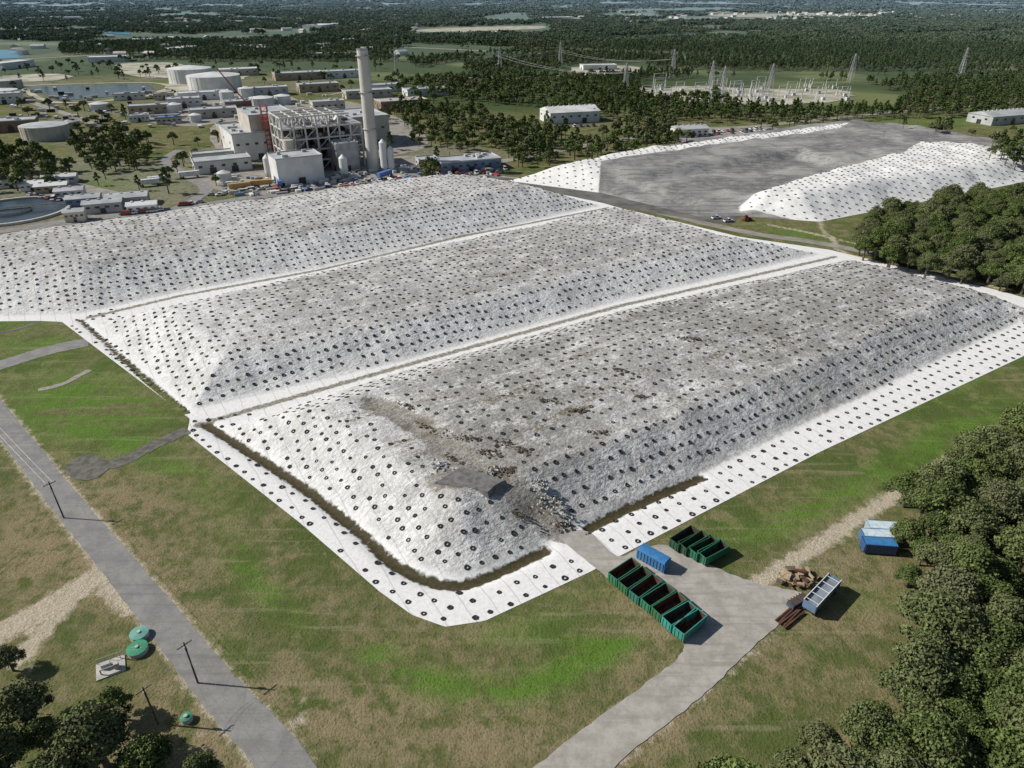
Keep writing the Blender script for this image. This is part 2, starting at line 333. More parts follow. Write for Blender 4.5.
# ---------------------------------------------------------------- scatter by geometry nodes
def scatter(name,P,R,S,I,templates):
    me=bpy.data.meshes.new(name); me.from_pydata(np.asarray(P).tolist(),[],[])
    a=me.attributes.new('rot','FLOAT_VECTOR','POINT'); a.data.foreach_set('vector',np.asarray(R,dtype=np.float32).ravel())
    a=me.attributes.new('scl','FLOAT_VECTOR','POINT'); a.data.foreach_set('vector',np.asarray(S,dtype=np.float32).ravel())
    a=me.attributes.new('idx','INT','POINT'); a.data.foreach_set('value',np.asarray(I,dtype=np.int32))
    col=bpy.data.collections.new(name+'_parts')
    for tp in templates: col.objects.link(tp)
    ng=bpy.data.node_groups.new(name+'_nodes','GeometryNodeTree')
    ng.interface.new_socket(name='Geometry',in_out='INPUT',socket_type='NodeSocketGeometry')
    ng.interface.new_socket(name='Geometry',in_out='OUTPUT',socket_type='NodeSocketGeometry')
    N=ng.nodes; gi=N.new('NodeGroupInput'); go=N.new('NodeGroupOutput'); ip=N.new('GeometryNodeInstanceOnPoints'); ci=N.new('GeometryNodeCollectionInfo')
    ci.inputs['Collection'].default_value=col; ci.inputs['Separate Children'].default_value=True; ci.inputs['Reset Children'].default_value=True
    ln=ng.links.new; ln(gi.outputs[0],ip.inputs['Points']); ln(ci.outputs[0],ip.inputs['Instance']); ip.inputs['Pick Instance'].default_value=True
    def na(nm,ty):
        x=N.new('GeometryNodeInputNamedAttribute'); x.data_type=ty; x.inputs[0].default_value=nm; return x.outputs[0]
    ln(na('idx','INT'),ip.inputs['Instance Index']); ln(na('rot','FLOAT_VECTOR'),ip.inputs['Rotation']); ln(na('scl','FLOAT_VECTOR'),ip.inputs['Scale'])
    ln(ip.outputs[0],go.inputs[0])
    o=obj(name,me); md=o.modifiers.new('scatter','NODES'); md.node_group=ng; return o
rub=M('tire_rubber',(.022,.022,.023),(.05,.047,.042),3,.85)
def tire(name,seed):
    b=MB(); n=14; prof=[(.24,.03),(.26,.12),(.40,.19),(.56,.19),(.64,.14),(.64,.04),(.56,0.0),(.36,.0)]; k=len(prof)
    rr=random.Random(seed); w=[rr.uniform(.9,1.08) for _ in range(n)]
    vs=[(r*w[i]*math.cos(2*math.pi*i/n),r*w[i]*(1,.86)[seed%2]*math.sin(2*math.pi*i/n),z*w[(i+3)%n]) for i in range(n) for r,z in prof]
    b.add(vs,[(i*k+j,((i+1)%n)*k+j,((i+1)%n)*k+(j+1)%k,i*k+(j+1)%k) for i in range(n) for j in range(k)])
    if seed==3: b.cyl(0,0,.02,.1,.4,.3,10)
    return bpy.data.objects.new(name,b.mesh(name,[rub]))
def lattice(sp,sq,jit):
    a=np.arange(-330,420,sp); b=np.arange(-60,420,sq); A,B=np.meshgrid(a,b)
    wob=(vn(A,B,25,91)-.5)*4; A=A+wob+rng.uniform(-jit,jit,A.shape); B=B+(vn(A,B,30,92)-.5)*4+rng.uniform(-jit,jit,B.shape); A=A.ravel();B=B.ravel()
    return A*ca-B*sa, A*sa+B*ca
pts=[]
def allm(x,y): return [sdf(m,x,y) for m,_,_ in MO]
x,y=lattice(3.6,3.9,.7); ds=allm(x,y); dm=np.maximum(np.maximum(ds[0]/27,ds[1]/17),ds[2]/16)
tr=np.minimum(pld(RAMP,x,y),pld(RAMP2,x,y)); inside=sdf(OUT,x,y)>1
keep=(dm>1.0)&(tr>4.8)&(rng.random(len(x))>.12)&inside; pts.append(np.stack([x,y],1)[keep])
x,y=lattice(3.05,3.3,.45); ds=allm(x,y); dm=np.maximum(np.maximum(ds[0]/27,ds[1]/17),ds[2]/16); tr=np.minimum(pld(RAMP,x,y),pld(RAMP2,x,y)); inside=sdf(OUT,x,y)>1
keep=(dm<=1.0)&(dm>.06)&(tr>4.8)&(rng.random(len(x))>.07)&inside; pts.append(np.stack([x,y],1)[keep])
nm=sum(len(q) for q in pts)
def offs(poly,dist,step):
    res=[]; P=[Vector(q) for q in poly]
    for i in range(len(P)-1):
        a,b=P[i],P[i+1]; d=(b-a); Ln=d.length
        if Ln<.1: continue
        d/=Ln; nn=Vector((-d.y,d.x)); k=step*.5
        while k<Ln:
            q=a+d*k+nn*dist; res.append((q.x+random.uniform(-.45,.45),q.y+random.uniform(-.45,.45))); k+=step
    return res
ap=OUT[0:14]
apn=[]
for k,dd in enumerate((1.2,4.6,8.2,11.6,15)): apn+=offs(ap,dd,4.0)
apn=np.array(apn); ax_,ay_=apn[:,0],apn[:,1]
ds=allm(ax_,ay_); dm=np.maximum(np.maximum(ds[0],ds[1]),ds[2])
tr=pld([G(540,520),G(600,560),G(640,585)],ax_,ay_)
k=(sdf(OUT,ax_,ay_)>.9)&(dm<-.6)&(pld(DITCH,ax_,ay_)>1.9)&(tr>4); apn=apn[k]
outp=[]
for q in apn:
    if all((q[0]-r[0])**2+(q[1]-r[1])**2>7.0 for r in outp): outp.append(q)
pts.append(np.array(outp))
pts=np.concatenate(pts); x,y=pts[:,0],pts[:,1]; z=hf(x,y)+.07
e=.6; gxx=(hf(x+e,y)-hf(x-e,y))/(2*e); gyy=(hf(x,y+e)-hf(x,y-e))/(2*e)
n=len(x); R=np.stack([np.arctan(gyy),-np.arctan(gxx),np.zeros(n)],1); S=rng.uniform(.68,1.02,(n,1))*np.ones((1,3)); S[nm:]*=1.03
scatter('tire_ballast',np.stack([x,y,z],1),R,S,rng.integers(0,3,n),[tire('ballast_tire',i+1) for i in range(3)])
xs=np.arange(0,460,4.6); ys=np.arange(270,640,4.8); A,B=np.meshgrid(xs,ys); x=A.ravel()+rng.uniform(-.6,.6,A.size); y=B.ravel()+rng.uniform(-.6,.6,A.size)
wd=np.maximum(np.maximum(sdf(WL[0],x,y),sdf(WL[1],x,y)),sdf(WL[2],x,y)); k=(wd>.5)&(sdf(L2O,x,y)>1); x=x[k];y=y[k]; n=len(x)
scatter('tire_ballast',np.stack([x,y,hf2(x,y)+.15],1),np.zeros((n,3)),np.full((n,3),1.05),np.zeros(n),[tire('ballast_tire',1)])
# ---------------------------------------------------------------- trees
def foliage(name,c1,c2,c3):
    t=NT(name); oi=t.n('ShaderNodeObjectInfo'); tn=t.attr('tint')
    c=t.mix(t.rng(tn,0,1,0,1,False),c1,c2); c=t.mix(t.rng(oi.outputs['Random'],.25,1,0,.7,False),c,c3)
    c=t.haze(c,.75)  # distant foliage gets its haze painted into the leaf colour
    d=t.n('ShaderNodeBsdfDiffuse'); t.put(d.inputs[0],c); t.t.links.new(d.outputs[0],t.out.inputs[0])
    return t.m
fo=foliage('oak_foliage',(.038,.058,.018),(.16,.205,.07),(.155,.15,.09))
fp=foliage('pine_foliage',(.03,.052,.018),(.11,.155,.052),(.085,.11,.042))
bark=M('bark',(.13,.11,.09),(.07,.06,.05),2,.9)
import bmesh
bmx=bmesh.new(); bmesh.ops.create_icosphere(bmx,subdivisions=1,radius=1); IV=np.array([v.co[:] for v in bmx.verts]); IFc=[tuple(v.index for v in f.verts) for f in bmx.faces]; bmx.free()
def tree_mesh(name,R,Ht,nl,leaves,ls,seed,kind='oak',fm=None,trees=1,spread=0):
    rg=np.random.default_rng(seed); V=[];Fc=[];Tn=[];Mi=[]; nv=0
    def addm(vs,fs,tn,mi):
        nonlocal nv
        V.append(vs); Fc.extend([tuple(i+nv for i in f) for f in fs]); Tn.extend(tn); Mi.extend([mi]*len(fs)); nv+=len(vs)
    for ti in range(trees):
        ox,oy=(rg.uniform(-spread,spread,2) if trees>1 else (0,0)); hs=rg.uniform(.75,1.15) if trees>1 else 1; RR=R*hs; HH=Ht*hs
        b=MB(); b.cyl(ox,oy,-.3,HH*.62,RR*.07+.12,RR*.03+.05,8)
        lob=[]
        for i in range(nl):
            if kind=='oak':
                th=2*math.pi*(i*.618+rg.uniform(-.12,.12)); rr=math.sqrt((i+.5)/nl)*rg.uniform(.7,1.2)
                cz=HH*.60+HH*.28*(1-rr*rr)*rg.uniform(.4,1.35)-HH*.06*rr; r=RR*rg.uniform(.17,.36)*(1.1-.3*rr)
                lob.append((ox+math.cos(th)*rr*RR*.74,oy+math.sin(th)*rr*RR*.74,cz,r,rg.uniform(0,.6)))
            else:
                q=i/nl; th=i*2.4; rr=RR*(1-q)**.7*rg.uniform(.35,.75)
                lob.append((ox+math.cos(th)*rr,oy+math.sin(th)*rr,HH*(.42+.55*q),RR*rg.uniform(.32,.5)*(1-.55*q),rg.uniform(0,.5)))
        for l in lob[::2 if nl>12 else 3]: b.bm((ox,oy,HH*.4),(l[0],l[1],l[2]-l[3]*.3),max(.06,RR*.018),0,5)
        addm(np.array(b.v),b.f,[0]*len(b.f),1)
        for (lx,ly,lz,r,tv) in lob:
            iv=IV*(r*.66*rg.uniform(.7,1.15,(len(IV),1)))*np.array([1,1,.75])+np.array([lx,ly,lz])
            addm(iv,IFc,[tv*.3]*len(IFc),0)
            nrm=rg.normal(size=(leaves,3)); nrm[:,2]=nrm[:,2]*.9+.35; nrm/=np.linalg.norm(nrm,axis=1)[:,None]
            c=nrm*(r*rg.uniform(.6,1.32,(leaves,1)))*np.array([1,1,.78])+np.array([lx,ly,lz])
            nn=nrm+rg.normal(size=(leaves,3))*.6; nn/=np.linalg.norm(nn,axis=1)[:,None]
            a=np.cross(nn,rg.normal(size=(leaves,3))); a/=np.linalg.norm(a,axis=1)[:,None]; bb=np.cross(nn,a)
            s=ls*rg.uniform(.6,1.3,(leaves,1)); q=np.stack([c+a*s,c+bb*s*.7,c-a*s,c-bb*s*.6],1).reshape(-1,3)
            addm(q,[(4*i,4*i+1,4*i+2,4*i+3) for i in range(leaves)],list(np.clip(tv+rg.uniform(-.1,.6,leaves),0,1)),0)
    me=bpy.data.meshes.new(name); me.from_pydata(np.concatenate(V).tolist(),[],Fc)
    me.materials.append(fm or fo); me.materials.append(bark); me.polygons.foreach_set('material_index',Mi); fattr(me,'tint',Tn,'FACE'); me.update(); return me
def T(me): return bpy.data.objects.new(me.name,me)
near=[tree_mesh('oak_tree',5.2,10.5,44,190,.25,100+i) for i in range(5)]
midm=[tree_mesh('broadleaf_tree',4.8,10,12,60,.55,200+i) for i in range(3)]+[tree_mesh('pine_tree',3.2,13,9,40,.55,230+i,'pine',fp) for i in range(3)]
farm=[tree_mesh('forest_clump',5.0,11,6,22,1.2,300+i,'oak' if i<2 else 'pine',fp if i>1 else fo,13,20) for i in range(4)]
def pts_in(polyw,sp,prob=1):
    o=np.array(polyw); xs=np.arange(o[:,0].min(),o[:,0].max(),sp); ys=np.arange(o[:,1].min(),o[:,1].max(),sp)
    A,B=np.meshgrid(xs,ys); A=A.ravel()+rng.uniform(-.45*sp,.45*sp,A.size); B=B.ravel()+rng.uniform(-.45*sp,.45*sp,B.size)
    k=(sdf(polyw,A,B)>0)&(rng.random(A.size)<prob)
    return np.stack([A[k],B[k]],1)
def forest_obj(name,P,temps,smin=.75,smax=1.25,sxy=None,zz=None):
    n=len(P); R=np.zeros((n,3)); R[:,2]=rng.uniform(0,6.28,n); s=rng.uniform(smin,smax,(n,1)); S=s*rng.uniform(.85,1.15,(n,3))
    if sxy is not None: S[:,0]*=sxy; S[:,1]*=sxy
    scatter(name,np.column_stack([P,np.zeros(n) if zz is None else zz]),R,S,rng.integers(0,len(temps),n),[T(m) for m in temps])
RF=[G(*p,7) for p in [(905,505),(912,478),(960,445),(1024,425),(1130,390),(1300,430),(1400,900),(680,900),(738,790),(770,748),(830,718),(885,690),(930,645),(925,580),(905,545)]]
forest_obj('woodland_trees',pts_in(RF,5.2,.95),near,.5,1.25)
forest_obj('woodland_trees',pts_in([G(*p,7) for p in [(858,240),(872,210),(920,198),(1024,186),(1130,190),(1130,305),(1024,278),(930,262),(872,250)]],6.2,.95),near,.6,1.2)
for i,(u,v,s) in enumerate([(18,700,.85),(88,728,1.15),(140,752,.8),(60,765,.95),(5,655,.5),(195,768,.6),(-15,745,1.0),(35,730,.6),(110,700,.6)]):
    x,y=G(u,v,8*s); obj('oak_tree',near[i%4],(x,y,0),i*1.3,None,None,s)
mid=[]
def reg(px,sp,prob=1,z=6): mid.append(pts_in([G(*p,z) for p in px],sp,prob))
reg([(-60,150),(0,142),(40,150),(70,160),(72,175),(30,182),(-60,185)],9)
reg([(70,140),(110,122),(150,135),(155,160),(90,165)],9,.95)
reg([(378,112),(400,100),(470,105),(520,120),(600,135),(640,150),(560,158),(500,148),(430,140),(385,150)],10,.85)
reg([(420,160),(440,150),(440,172),(425,176)],8,.6)
reg([(480,120),(550,120),(560,160),(510,158)],9,.9)
reg([(600,130),(640,112),(700,118),(690,145),(650,150),(610,145)],9,.85)
reg([(620,95),(720,90),(760,105),(740,122),(640,118)],11,.8)
reg([(740,112),(840,110),(860,122),(760,126)],12,.5)
reg([(860,128),(1030,120),(1030,132),(870,134)],20,.4)
reg([(990,138),(1060,138),(1060,158),(992,152)],7,.95,14)
reg([(0,100),(130,105),(120,125),(0,125)],20,.45)
reg([(150,140),(230,120),(220,150),(160,165)],18,.45)
reg([(100,160),(190,165),(180,185),(90,180)],18,.4)
reg([(0,60),(380,62),(390,86),(0,98)],26,.42)
reg([(380,75),(520,80),(520,100),(400,98)],14,.6)
reg([(160,195),(200,160),(240,170),(230,200)],30,.3)
reg([(930,128),(945,125),(950,138),(935,140)],8,.9)
mid=np.concatenate(mid)
excl=[[G(*p) for p in q] for q in [[(385,125),(400,160),(385,185),(425,185),(425,165),(400,120)],[(540,112),(600,112),(600,128),(540,128)],[(440,155),(505,150),(510,172),(440,180)],[(675,124),(760,124),(760,140),(675,145)],[(160,74),(245,70),(245,92),(165,95)],[(20,83),(165,80),(165,104),(20,104)],[(20,122),(78,122),(78,142),(20,142)]]]
for q in excl: mid=mid[sdf(q,mid[:,0],mid[:,1])<0]
forest_obj('tree_belt',mid,midm[:3]+midm[3:4],.6,1.15,None,hf2(mid[:,0],mid[:,1]))
def clearmask(x,y):
    u,v=PX(x,y); k=np.ones(len(x),bool)
    for poly in [[(640,82),(700,78),(860,82),(905,98),(895,112),(700,112),(640,98)],[(840,126),(1024,138),(1200,150),(1200,112),(940,118),(860,120)],[(560,66),(650,62),(640,76),(560,78)],[(0,40),(60,42),(60,62),(-200,75),(-200,40)],[(380,52),(500,48),(520,52),(400,62)],[(100,32),(250,36),(250,42),(100,42)],[(-200,62),(380,62),(420,95),(540,110),(600,130),(500,180),(-200,240)],[(400,28),(550,24),(560,34),(410,38)],[(700,12),(880,14),(880,19),(700,18)],[(560,67),(700,70),(900,76),(1100,70),(1100,74),(900,81),(700,76),(560,72)],[(600,38),(760,30),(780,34),(620,42)],[(880,34),(1024,30),(1024,33),(900,38)]]:
        k&=sdf([tuple(map(float,q)) for q in poly],u,v)<0
    k&=~((np.abs((v-(42+ (u-350)*.045)))<1.6)&(u>330)&(u<800))
    return k
sp=9.5
xs=np.arange(-1500,1500,sp); ys=np.arange(640,1560,sp); XX,YY=np.meshgrid(xs,ys); XX=XX.ravel()+rng.uniform(-4,4,XX.size); YY=YY.ravel()+rng.uniform(-4,4,YY.size)
k=(np.abs(XX)<.82*YY+60)&(sdf(L2O,XX,YY)<-12)&(sdf(industrial,XX,YY)<-5)
dens=vn(XX,YY,140,50)*.6+vn(XX,YY,45,51)*.4; u_,v_=PX(XX,YY); th=np.where(u_>560,.24,.42); k&=(dens>th)&clearmask(XX,YY)
P1=np.stack([XX[k],YY[k]],1); u1=u_[k]; right=u1>600
forest_obj('forest_trees',P1[right],midm[2:],.7,1.1)
forest_obj('forest_trees',P1[~right],midm[:4],.6,1.1)
ry=1540.0; cl=[];cs=[]
while ry<16000:
    st=.017*ry if ry<4000 else .03*ry
    xr=np.arange(-.85*ry-80,.85*ry+80,st); xx=xr+rng.uniform(-.4*st,.4*st,len(xr)); yy=ry+rng.uniform(-.4*st,.4*st,len(xr))
    cl.append(np.stack([xx,yy],1)); cs.append(np.full(len(xx),st/28.)); ry+=st*(.9 if ry<4000 else 1.2)
cl=np.concatenate(cl);cs=np.concatenate(cs)
dens=vn(cl[:,0],cl[:,1]*.6,300,60)*.6+vn(cl[:,0],cl[:,1],110,61)*.4; u_,v_=PX(cl[:,0],cl[:,1])
k=(dens>np.where((u_>560)&(v_>22),.25,.42))&clearmask(cl[:,0],cl[:,1])
forest_obj('distant_forest',cl[k],farm,.8,1.1,cs[k])
# ---------------------------------------------------------------- roads, yard
t=NT('weathered_asphalt'); p=t.pos(); n1=t.noise(.25,5,p,.7); n2_=t.noise(3,3,p,.7)
c=t.mix(t.rng(n1,.35,.65),(.27,.26,.245),(.20,.192,.182)); c=t.mix(t.math('MULTIPLY',t.rng(n2_,.5,.75),.5),c,(.13,.125,.12))
c=t.mix(t.math('MULTIPLY',t.rng(t.noise(1,3,t.mapv(p,.87,(.03,1.1,1))),.52,.66),.4),c,(.15,.145,.135))
vo=t.n('ShaderNodeTexVoronoi',feature='DISTANCE_TO_EDGE'); vo.inputs['Scale'].default_value=.3; t.put(vo.inputs['Vector'],p)
c=t.mix(t.rng(vo.outputs['Distance'],0,.012,.35,0),c,(.1,.095,.09)); asph=t.bsdf(c,.9,None)
asph2=M('dark_asphalt',(.15,.15,.15),(.10,.10,.10),.2,.9)
t=NT('concrete_yard'); p=t.pos(); n1=t.noise(.3,5,p,.7); trk=t.noise(1,4,t.mapv(p,-.75,(.06,.9,1)),.6)
c=t.mix(t.rng(n1,.35,.65),(.41,.385,.345),(.30,.28,.245)); c=t.mix(t.math('MULTIPLY',t.rng(trk,.5,.68),.5),c,(.23,.21,.18)); c=t.mix(t.math('MULTIPLY',t.rng(t.noise(2.5,4,p,.7),.55,.75),.6),c,(.19,.17,.14))
conc=t.bsdf(c,.9,None,.2,.05,.2)
concl=M('concrete_light',(.5,.48,.44),(.36,.35,.32),.8,.9)
gravel=M('gravel_lot',(.31,.29,.25),(.20,.185,.155),.12,.95); darkc=M('wet_concrete',(.16,.15,.13),(.08,.08,.06),.6,.9)
ribbon('asphalt_road',[G(-60,345)+(6.,),G(5,425)+(5.8,),G(64,500)+(5.8,),G(147,600)+(6.,),G(215,685)+(6.2,),G(287,768)+(6.6,),(-28,50,7),(-22,30,7)],6,.03,asph,24,.3)
sheet('container_yard',[G(*p) for p in [(556,534),(572,531),(590,533),(617,556),(640,549),(668,546),(712,566),(752,582),(790,590),(806,596),(802,606),(782,622),(745,655),(700,698),(620,762),(560,830),(460,830),(528,772),(606,712),(662,672),(680,655),(684,640),(660,618),(620,590),(600,572)]],.10,conc,9,.16)
ribbon('access_road',[G(-40,378),G(10,362),G(50,350),G(88,342)],7,.05,asph,12,.4)
ribbon('access_road',[G(-40,335),G(0,333),G(40,322)],1.2,.05,asph2,5,.3)
ribbon('drainage_channel',[G(72,470),G(120,462),G(150,447),G(188,430)],4.2,.07,darkc,9,.8)
ribbon('drainage_channel',[G(38,390),G(62,384),G(90,370)],1.8,.06,M('channel_concrete',(.34,.32,.28),(.22,.2,.17),.8),6,.5)
sheet('concrete_apron',[G(66,466),G(84,455),G(106,460),G(108,470),G(92,480),G(72,478)],.09,darkc,4,.25)
ribbon('perimeter_road',[G(-250,262),G(0,232),G(120,216),G(240,201),G(350,188),G(450,175),G(510,178),G(560,187),G(620,203),G(740,231),G(830,245),G(1024,284)],6,.06,gravel,8,.3)
ribbon('haul_road',[G(470,176),G(560,190),G(640,206),G(735,221)],16,.09,M('haul_dirt',(.17,.16,.145),(.09,.085,.08),.1,.95),8,.6)
ribbon('plant_road',[G(-100,250),G(60,222),G(150,213),G(260,196),G(420,176)],7,.12,asph,8,.2)
ribbon('plant_road',[G(170,212),G(200,196),G(205,187),G(180,172),G(165,160),G(180,150)],7,.15,asph,8,.2)
ribbon('county_road',[G(420,178),G(520,158),G(640,137),G(760,126),G(900,112),G(1100,96)],9,.18,gravel,8,.3)
ribbon('county_road',[G(-100,66),G(100,55),G(300,44),G(420,48),G(620,58)],16,.3,gravel,8,.3)
ribbon('county_road',[G(0,92),G(60,112),G(140,140)],8,.2,gravel,6,.3)
ribbon('country_road',[G(330,95),G(420,80),G(560,76),G(700,72)],8,.3,gravel,6,.3)
for q in [[(200,176),(420,155),(470,166),(500,170),(330,194),(240,194)],[(220,120),(330,100),(400,118),(420,150),(240,160)],[(130,112),(220,94),(300,100),(200,126)],[(675,130),(760,126),(780,134),(690,144)],[(10,182),(60,180),(160,205),(90,216)]]:
    sheet('gravel_lot',[G(*p) for p in q],.09+.03*random.random(),gravel,4,1.5)
sand=M('pale_sand',(.46,.43,.36),(.24,.24,.15),.04,.95)
for q in [[(640,90),(668,88),(700,86),(760,89),(840,90),(850,96),(830,102),(760,106),(720,103),(680,104)],[(575,68),(630,66),(640,74),(580,76)],[(120,64),(170,63),(190,69),(130,72)],[(185,80),(235,90),(200,98),(160,92)],[(5,76),(60,74),(62,80),(0,82)],[(130,70),(240,74),(230,80),(130,76)],[(720,14),(860,15),(860,17.5),(730,17)],[(430,29),(530,26),(540,29),(430,32)]]:
    sheet('bare_ground',[G(*p) for p in q],.35+.1*random.random(),sand,4,7)
water=M('pond_water',(.03,.045,.05),(.02,.03,.03),.05,.25,.5); blue=M('blue_pond',(.05,.2,.3),(.06,.22,.32),.02,.3,.5)
ribbon('pond_berm',[G(20,86),G(150,83),G(165,93),G(60,103),G(20,86)],7,.4,sand)
sheet('pond_water',[G(*p) for p in [(25,87),(148,84),(160,93),(60,101)]],.3,water); sheet('pond_water',[G(*p) for p in [(-40,50),(8,50),(25,58),(-40,61)]],.5,blue)
sheet('pond_water',[G(*p) for p in [(90,30),(130,33),(130,35),(92,32.5)]],1.,blue)
b=MB(); cx,cy=G(12,212); n=48
vs=[(cx+r*math.cos(2*math.pi*i/n),cy+r*math.sin(2*math.pi*i/n),zq) for (r,zq) in ((27.5,0),(27.5,1.2),(26,1.2),(26,.4)) for i in range(n)]
b.add(vs,[(k*n+i,k*n+(i+1)%n,(k+1)*n+(i+1)%n,(k+1)*n+i) for k in range(3) for i in range(n)],0)
b.cyl(cx,cy,.3,.42,26,26,48,1); b.cyl(cx,cy,.4,1.6,9,9,30,0,1); b.box((cx,cy,1.9),(52,1.4,.3),0,.4); b.box((cx,cy,2.4),(52,.1,.8),0,.4)
obj('clarifier_basin',b.mesh('clarifier_basin',[concl,water]))
# ---------------------------------------------------------------- buildings
mw=M('white_metal',(.68,.68,.66),(.54,.54,.52),.1,.5); mg=M('light_grey_roof',(.46,.47,.47),(.34,.35,.35),.15,.6); mbge=M('beige_panel',(.50,.46,.40),(.38,.35,.3),.12,.7)
mdk=M('dark_opening',(.03,.03,.035),(.05,.05,.05),.3,.3,.5); mbl=M('blue_metal',(.18,.25,.34),(.12,.18,.26),.2,.5); mbr=M('brown_wall',(.26,.18,.13),(.2,.14,.1),.2,.8); mtan=M('tan_wall',(.4,.33,.24),(.32,.26,.19),.2,.8)
stl=M('galvanised_steel',(.42,.42,.41),(.3,.3,.3),.3,.5,.5,.3); red=M('red_steel',(.42,.07,.04),(.3,.06,.04),.3,.5)
def building(name,u,v,w_,d_,h,wall=mw,roof=mg,rot=30,gable=0,nw=4,rows=1,doors=1,ridge_units=0,z=0):
    r=math.radians(rot); x,y=G(u,v); cx=x-math.sin(r)*d_/2; cy=y+math.cos(r)*d_/2
    e=bpy.data.objects.new(name,None); sc.collection.objects.link(e); e.location=(cx,cy,z); e.rotation_euler=(0,0,r)
    b=MB(); b.box((0,0,h/2),(w_,d_,h)); 
    k=int(w_/6)+1
    for i in range(k+1): b.box((-w_/2+.2+i*(w_-.4)/k,-d_/2-.06,h/2),(.25,.12,h*.98))
    obj('walls',b.mesh('walls',[wall]),parent=e)
    b=MB()
    if gable:
        g=gable; vs=[(-w_/2-.5,-d_/2-.5,h+.01),(w_/2+.5,-d_/2-.5,h+.01),(w_/2+.5,d_/2+.5,h+.01),(-w_/2-.5,d_/2+.5,h+.01),(-w_/2-.5,0,h+g),(w_/2+.5,0,h+g)]
        b.add(vs,[(0,1,5,4),(2,3,4,5),(0,4,3),(1,2,5),(3,2,1,0)])
        for i in range(int(w_/5)): b.box((-w_/2+2.5+i*5,0,h+g+.1),(1.2,1.2,.5))
    else:
        b.box((0,0,h+.12),(w_+.5,d_+.5,.24))
        for sx_ in (-1,1): b.box((sx_*(w_/2+.1),0,h+.55),(.3,d_+.5,.6)); b.box((0,sx_*(d_/2+.1),h+.56),(w_+.0,.3,.6))
        for i in range(ridge_units): b.box((random.uniform(-.38,.38)*w_,random.uniform(-.35,.35)*d_,h+.95),(random.uniform(1.5,3.5),random.uniform(1.5,3),1.4))
    obj('roof',b.mesh('roof',[roof]),parent=e)
    b=MB()
    for rr in range(rows):
        zz=h*(rr+.62)/rows if rows>1 else h*.62
        for i in range(nw):
            xx=-w_/2+(i+.5)*w_/nw; b.box((xx,-d_/2-.08,zz),(min(2.2,w_/nw*.5),.2,min(1.4,h*.2)))
        for i in range(max(1,nw//2)):
            yy=-d_/2+(i+.5)*d_/max(1,nw//2); b.box((-w_/2-.08,yy,zz),(.2,min(2.2,d_*.2),min(1.4,h*.2)))
    if nw: obj('windows',b.mesh('windows',[mdk]),parent=e)
    if doors:
        b=MB()
        for i in range(doors): b.box((-w_/2+(i+.8)*w_/(doors+.6),-d_/2-.12,min(4,h*.5)/2+.02),(min(4,w_*.15),.28,min(4,h*.5)))
        b.box((-w_/2-.12,0,min(4,h*.5)/2+.02),(.28,min(4,d_*.2),min(4,h*.5)))
        obj('door',b.mesh('door',[mdk]),parent=e)
    return e
building('warehouse_building',225,172,34,17,7,mw,mg,28,0,5,1,2)
building('equipment_building',303,184,27,20,15,mw,mg,30,0,0,1,1,3)
building('control_building',215,163,26,10,6,mbge,mg,28)
building('tipping_hall',352,148,60,42,20,mbge,mg,30,0,6,1,4,6)
building('turbine_hall',255,160,24,46,17,mw,mg,30,0,4,1,2,5)
building('crane_hall',278,156,30,40,27,mbge,mg,30,0,0,1,2,4)
building('turbine_annex',238,148,16,30,13,mtan,mg,30,0,4,1,1,2)
building('bag_house_building',350,172,14,14,17,stl,mg,30,0,0,1,1,2)
building('cooling_unit_building',472,171,40,18,6,mbl,mg,22,0,8,1,3,6)
building('workshop_building',430,170,12,12,6,mbge,mg,22)
building('sports_hall',575,123,46,26,9,mw,mw,18,3.5,6,1,2)
building('office_building',693,137,26,14,6,mw,mg,15,2,5,1,1)
building('storage_building',405,110,46,24,8,mbr,mbge,25,0,6,1,2,3)
building('storage_building',370,98,50,20,7,mbge,mg,25,0,6)
building('farm_building',1012,124,50,24,7,mg,mg,20,3,5)
for a in [(12,188,14,9,4,mw,mw),(33,191,12,8,4,mw,mw),(52,193,16,9,4,mtan,mw),(70,198,14,9,4,mw,mg),(84,206,16,10,4,mbl,mg),(104,213,18,9,5,mg,mg),(128,207,20,12,5,mbge,mg),(143,213,14,8,4,mw,mw),(76,222,9,6,5,mbge,mg),(60,184,18,8,4,mw,mw)]:
    building('site_office',*a[:5],wall=a[5],roof=a[6],rot=20,gable=1.2,nw=4)
for a in [(150,114,34,16,7,mtan,mg),(185,108,30,20,8,mw,mg),(215,118,40,18,7,mbge,mg),(205,100,50,18,7,mw,mw),(240,112,24,18,9,mbr,mg),(165,100,20,12,6,mbge,mbge),(130,100,30,14,6,mw,mg),(270,96,40,20,8,mg,mg),(320,92,44,20,8,mtan,mg),(12,132,36,20,8,mbr,mg),(5,104,30,20,9,mw,mg),(430,96,50,20,7,mw,mg),(300,80,60,26,8,mtan,mg),(240,76,50,24,8,mbge,mw),(345,78,50,24,8,mw,mg),(140,122,16,10,5,mw,mw),(170,124,20,12,5,mbge,mbl),(255,124,22,14,8,mw,mg),(330,112,30,16,9,mbge,mg),(385,92,40,20,7,mw,mg)]:
    building('industrial_building',*a[:5],wall=a[5],roof=a[6],rot=25,nw=5,ridge_units=3)
for a in [(150,44,70,40,9),(60,38,80,40,8),(190,52,60,30,8),(20,68,60,30,8),(250,50,60,30,7),(600,70,50,20,6),(110,62,60,30,7),(330,58,60,20,7),(480,36,90,40,8),(560,20,120,60,9),(330,28,120,60,9),(240,24,120,50,8),(930,20,110,50,8),(60,20,140,60,9)]:
    building('distant_warehouse',*a,wall=mw,roof=mw,rot=random.choice([10,25,80]),nw=0,doors=1)
